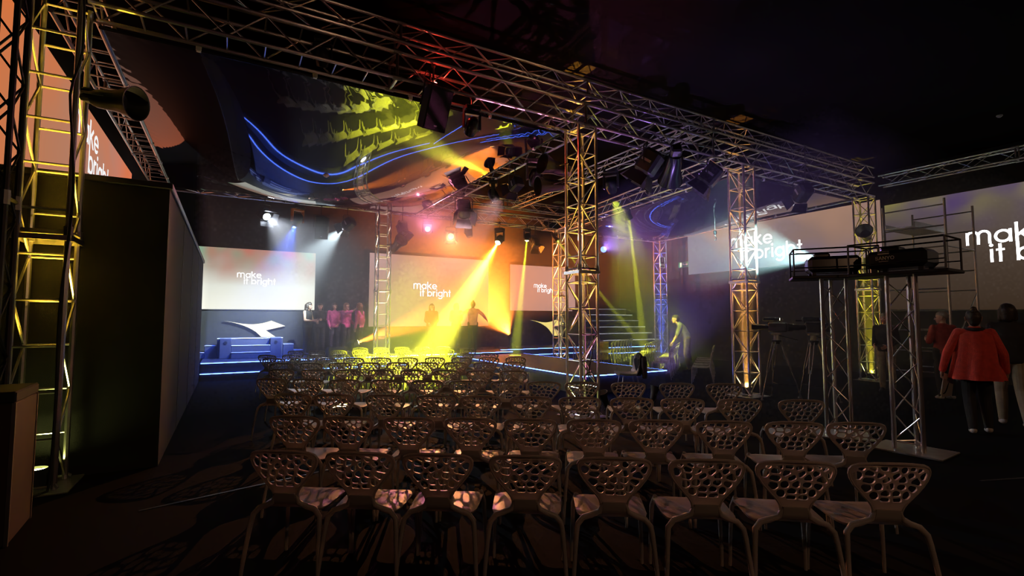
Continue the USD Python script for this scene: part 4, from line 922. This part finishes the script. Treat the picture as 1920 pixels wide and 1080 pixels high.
# centre stage
person('woman with very long wavy hair left of the yellow beam, at centre stage', (6.25, 16.6, ST), toward((6.25, 16.6), (5.0, 12)), 1.68, dict(lwr=(-.12, .2, 1.0), rwr=(.14, .2, 1.0)), ('cloth_black', 'long'), 'cloth_black', 'shoe', ('hair_dark', 'wavy'))
person('short-haired person behind the beam, embraced by the person in a pale sweater', (7.2, 16.6, ST), toward((7.2, 16.6), (7.0, 12)), 1.72, dict(lwr=(-.1, .2, 1.1), rwr=(.1, .2, 1.0)), ('cloth_grey', 'long'), 'khaki', 'shoe', ('hair_dark', 'bob'))
person('person in a pale pink sweater with a hair bun, arms spread, back turned', (7.7, 16.25, ST), toward((7.7, 16.25), (8.5, 19)), 1.78, dict(lel=(-.32, .02, 1.30), lwr=(-.50, .12, 1.25), rel=(.34, .02, 1.26), rwr=(.46, .06, 1.12)), ('cloth_pale', 'long'), 'cloth_black', 'shoe', ('hair_light', 'bun'))
# the man moving chairs
ma = (12.2, 10.45, 0)
person('man in a light top bowing over the chair row, lit yellow-green', ma, toward(ma, (11.0, 11.6)), 1.80, dict(waist=(0, .03, 1.06), chest=(0, .13, 1.23), neck=(0, .22, 1.38), head=(0, .31, 1.50), lsh=(-.17, .19, 1.34), rsh=(.17, .19, 1.34), lel=(-.2, .27, 1.06), rel=(.2, .25, 1.06), lwr=(-.15, .40, .84), rwr=(.15, .38, .84), lkn=(-.1, .05, .5), rkn=(.1, -.02, .5), ran=(.1, -.12, .085)), ('cloth_grey', 'short'), 'khaki', 'shoe', ('hair_dark', 'short'), 'skin', .0)
# right side
wa = (9.2, 2.81, 0); wr_ = toward(wa, (13.4, 5.0))
wt, WJ, ws = person('woman in a coral red coat walking away with papers in her hand', wa, wr_, 1.72, dict(lwr=(-.36, .0, .86), lel=(-.31, -.06, 1.1), rel=(.27, -.06, 1.1), rwr=(.31, .04, .86), rkn=(.09, .10, .5), ran=(.1, .02, .09), lkn=(-.09, .02, .5), lan=(-.09, -.12, .085)), ('coat', 'long'), 'cloth_black', 'shoe_pale', ('hair_dark', 'bun'), 'skin_dark', .0, 1.0, True, True)
ZC = np.linspace(1.40, .74, 16); AN = np.linspace(0, 2 * PI, 56, endpoint=False); CV = []
for z in ZC:
    f = (1.40 - z) / .66; w = np.interp(z, [.74, 1.0, 1.25, 1.36, 1.40], [.285, .24, .215, .195, .13]); d = np.interp(z, [.74, 1.0, 1.25, 1.36, 1.40], [.225, .19, .155, .12, .085])
    k = 1 + .13 * f ** 1.2 * np.sin(AN * 7 + 1.1 * math.sin(z * 3)) + .02 * f * np.sin(AN * 13); CV.append(np.column_stack([w * k * np.cos(AN), -.01 + d * k * np.sin(AN), np.full(len(AN), z)]))
CV = np.vstack(CV) * ws; n_ = len(AN); CF = [(a * n_ + b, a * n_ + (b + 1) % n_, (a + 1) * n_ + (b + 1) % n_) for a in range(15) for b in range(n_)] + [(a * n_ + b, (a + 1) * n_ + (b + 1) % n_, (a + 1) * n_ + b) for a in range(15) for b in range(n_)]
CF = np.array(CF); part(wt, 'coat_skirt', join((CV, CF[:, ::-1]), (CV * [.96, .96, 1], CF)), M['coat'], smooth=True)
part(wt, 'collar', tube([(.085 * math.cos(a), -.01 + .075 * math.sin(a), 1.462 + .01 * math.sin(a)) for a in np.linspace(0, 2 * PI, 18, endpoint=False)], [(.03, .024)] * 18, 8, closed=True), M['cloth_black'], smooth=True)
part(wt, 'bracelet', mv(tube([(.034 * math.cos(a), .034 * math.sin(a), 0) for a in np.linspace(0, 2 * PI, 16, endpoint=False)], .006, 6, closed=True), None, WJ['lwr'] + [0, 0, .02]), M['gold'])
pp = thing('paper_sheaf', 'cream papers with a dark curved line, in the hand of the coral-coated woman', 'papers', np.array(wa) + rz(wr_) @ (WJ['lwr'] + np.array([.02, .03, -.15])), wr_ + .9)
part(pp, 'sheet', rbx((.06, 0, -.10), (.24, .004, .31), .001, rx(.15)), M['paper']); part(pp, 'sheet', rbx((.075, .012, -.08), (.24, .004, .31), .001, rx(.10) @ np.array([[math.cos(.2), 0, math.sin(.2)], [0, 1, 0], [-math.sin(.2), 0, math.cos(.2)]])), M['paper'])
part(pp, 'printed_line', tube([(-.05 + .02 * i, -.006 + .0, -.2 + .004 * i * i) for i in range(8)], .008, 6), M['sign_dark'])
ra = (12.45, 4.28, 0)
person('man with cropped hair in a dark red T-shirt looking left, by the scaffold', ra, toward(ra, (14.5, 6.8)), 1.74, dict(lel=(-.25, .0, 1.12), lwr=(-.16, .24, 1.16), rel=(.24, .0, 1.12), rwr=(.1, .26, 1.14)), ('cloth_red', 'short'), 'cloth_black', 'shoe_pale', ('hair_grey', 'crop'), 'skin', .9)
da = (10.2, 2.72, 0)
person('tall dark-haired person in black walking beyond the coral-coated woman, khaki trousers', da, toward(da, (14.5, 4.8)), 1.82, dict(lkn=(-.09, .12, .5), lan=(-.09, .10, .09), rkn=(.09, -.02, .5), ran=(.09, -.24, .11)), ('cloth_black', 'long'), 'khaki', 'shoe_pale', ('hair_dark', 'bob'))
la = (12.6, 5.35, 0)
person('person in black with a pale cap-like head, half hidden behind the projector stand', la, toward(la, (10, 5.2)), 1.72, dict(lwr=(-.12, .26, 1.0), rwr=(.12, .26, 1.02)), ('cloth_black', 'long'), 'khaki', 'shoe', ('hair_grey', 'crop'))

# ------------------------------------------------------------------ the haze that makes the beams visible
hz = usdkit.material(stage, '/World/Looks/stage_haze', {'v': ('principled_volume', dict(color=(.96, .96, 1.0), density=HAZE, anisotropy=.25))}, volume='v.volume')
single('stage_haze', bx((7.85, 13.85, 2.33), (16.8, 8.5, 4.62)), hz, 'thin even haze around the stage, carrying the yellow and orange beams', 'haze', kind='stuff')
hz2 = usdkit.material(stage, '/World/Looks/thin_haze', {'v': ('principled_volume', dict(color=(.96, .96, 1.0), density=HAZE * .9, anisotropy=.25))}, volume='v.volume')
single('side_haze', bx((11.8, 6.59, 2.33), (9.1, 5.98, 4.62)), hz2, 'thin haze on the right side, carrying the projector beam', 'haze', kind='stuff')
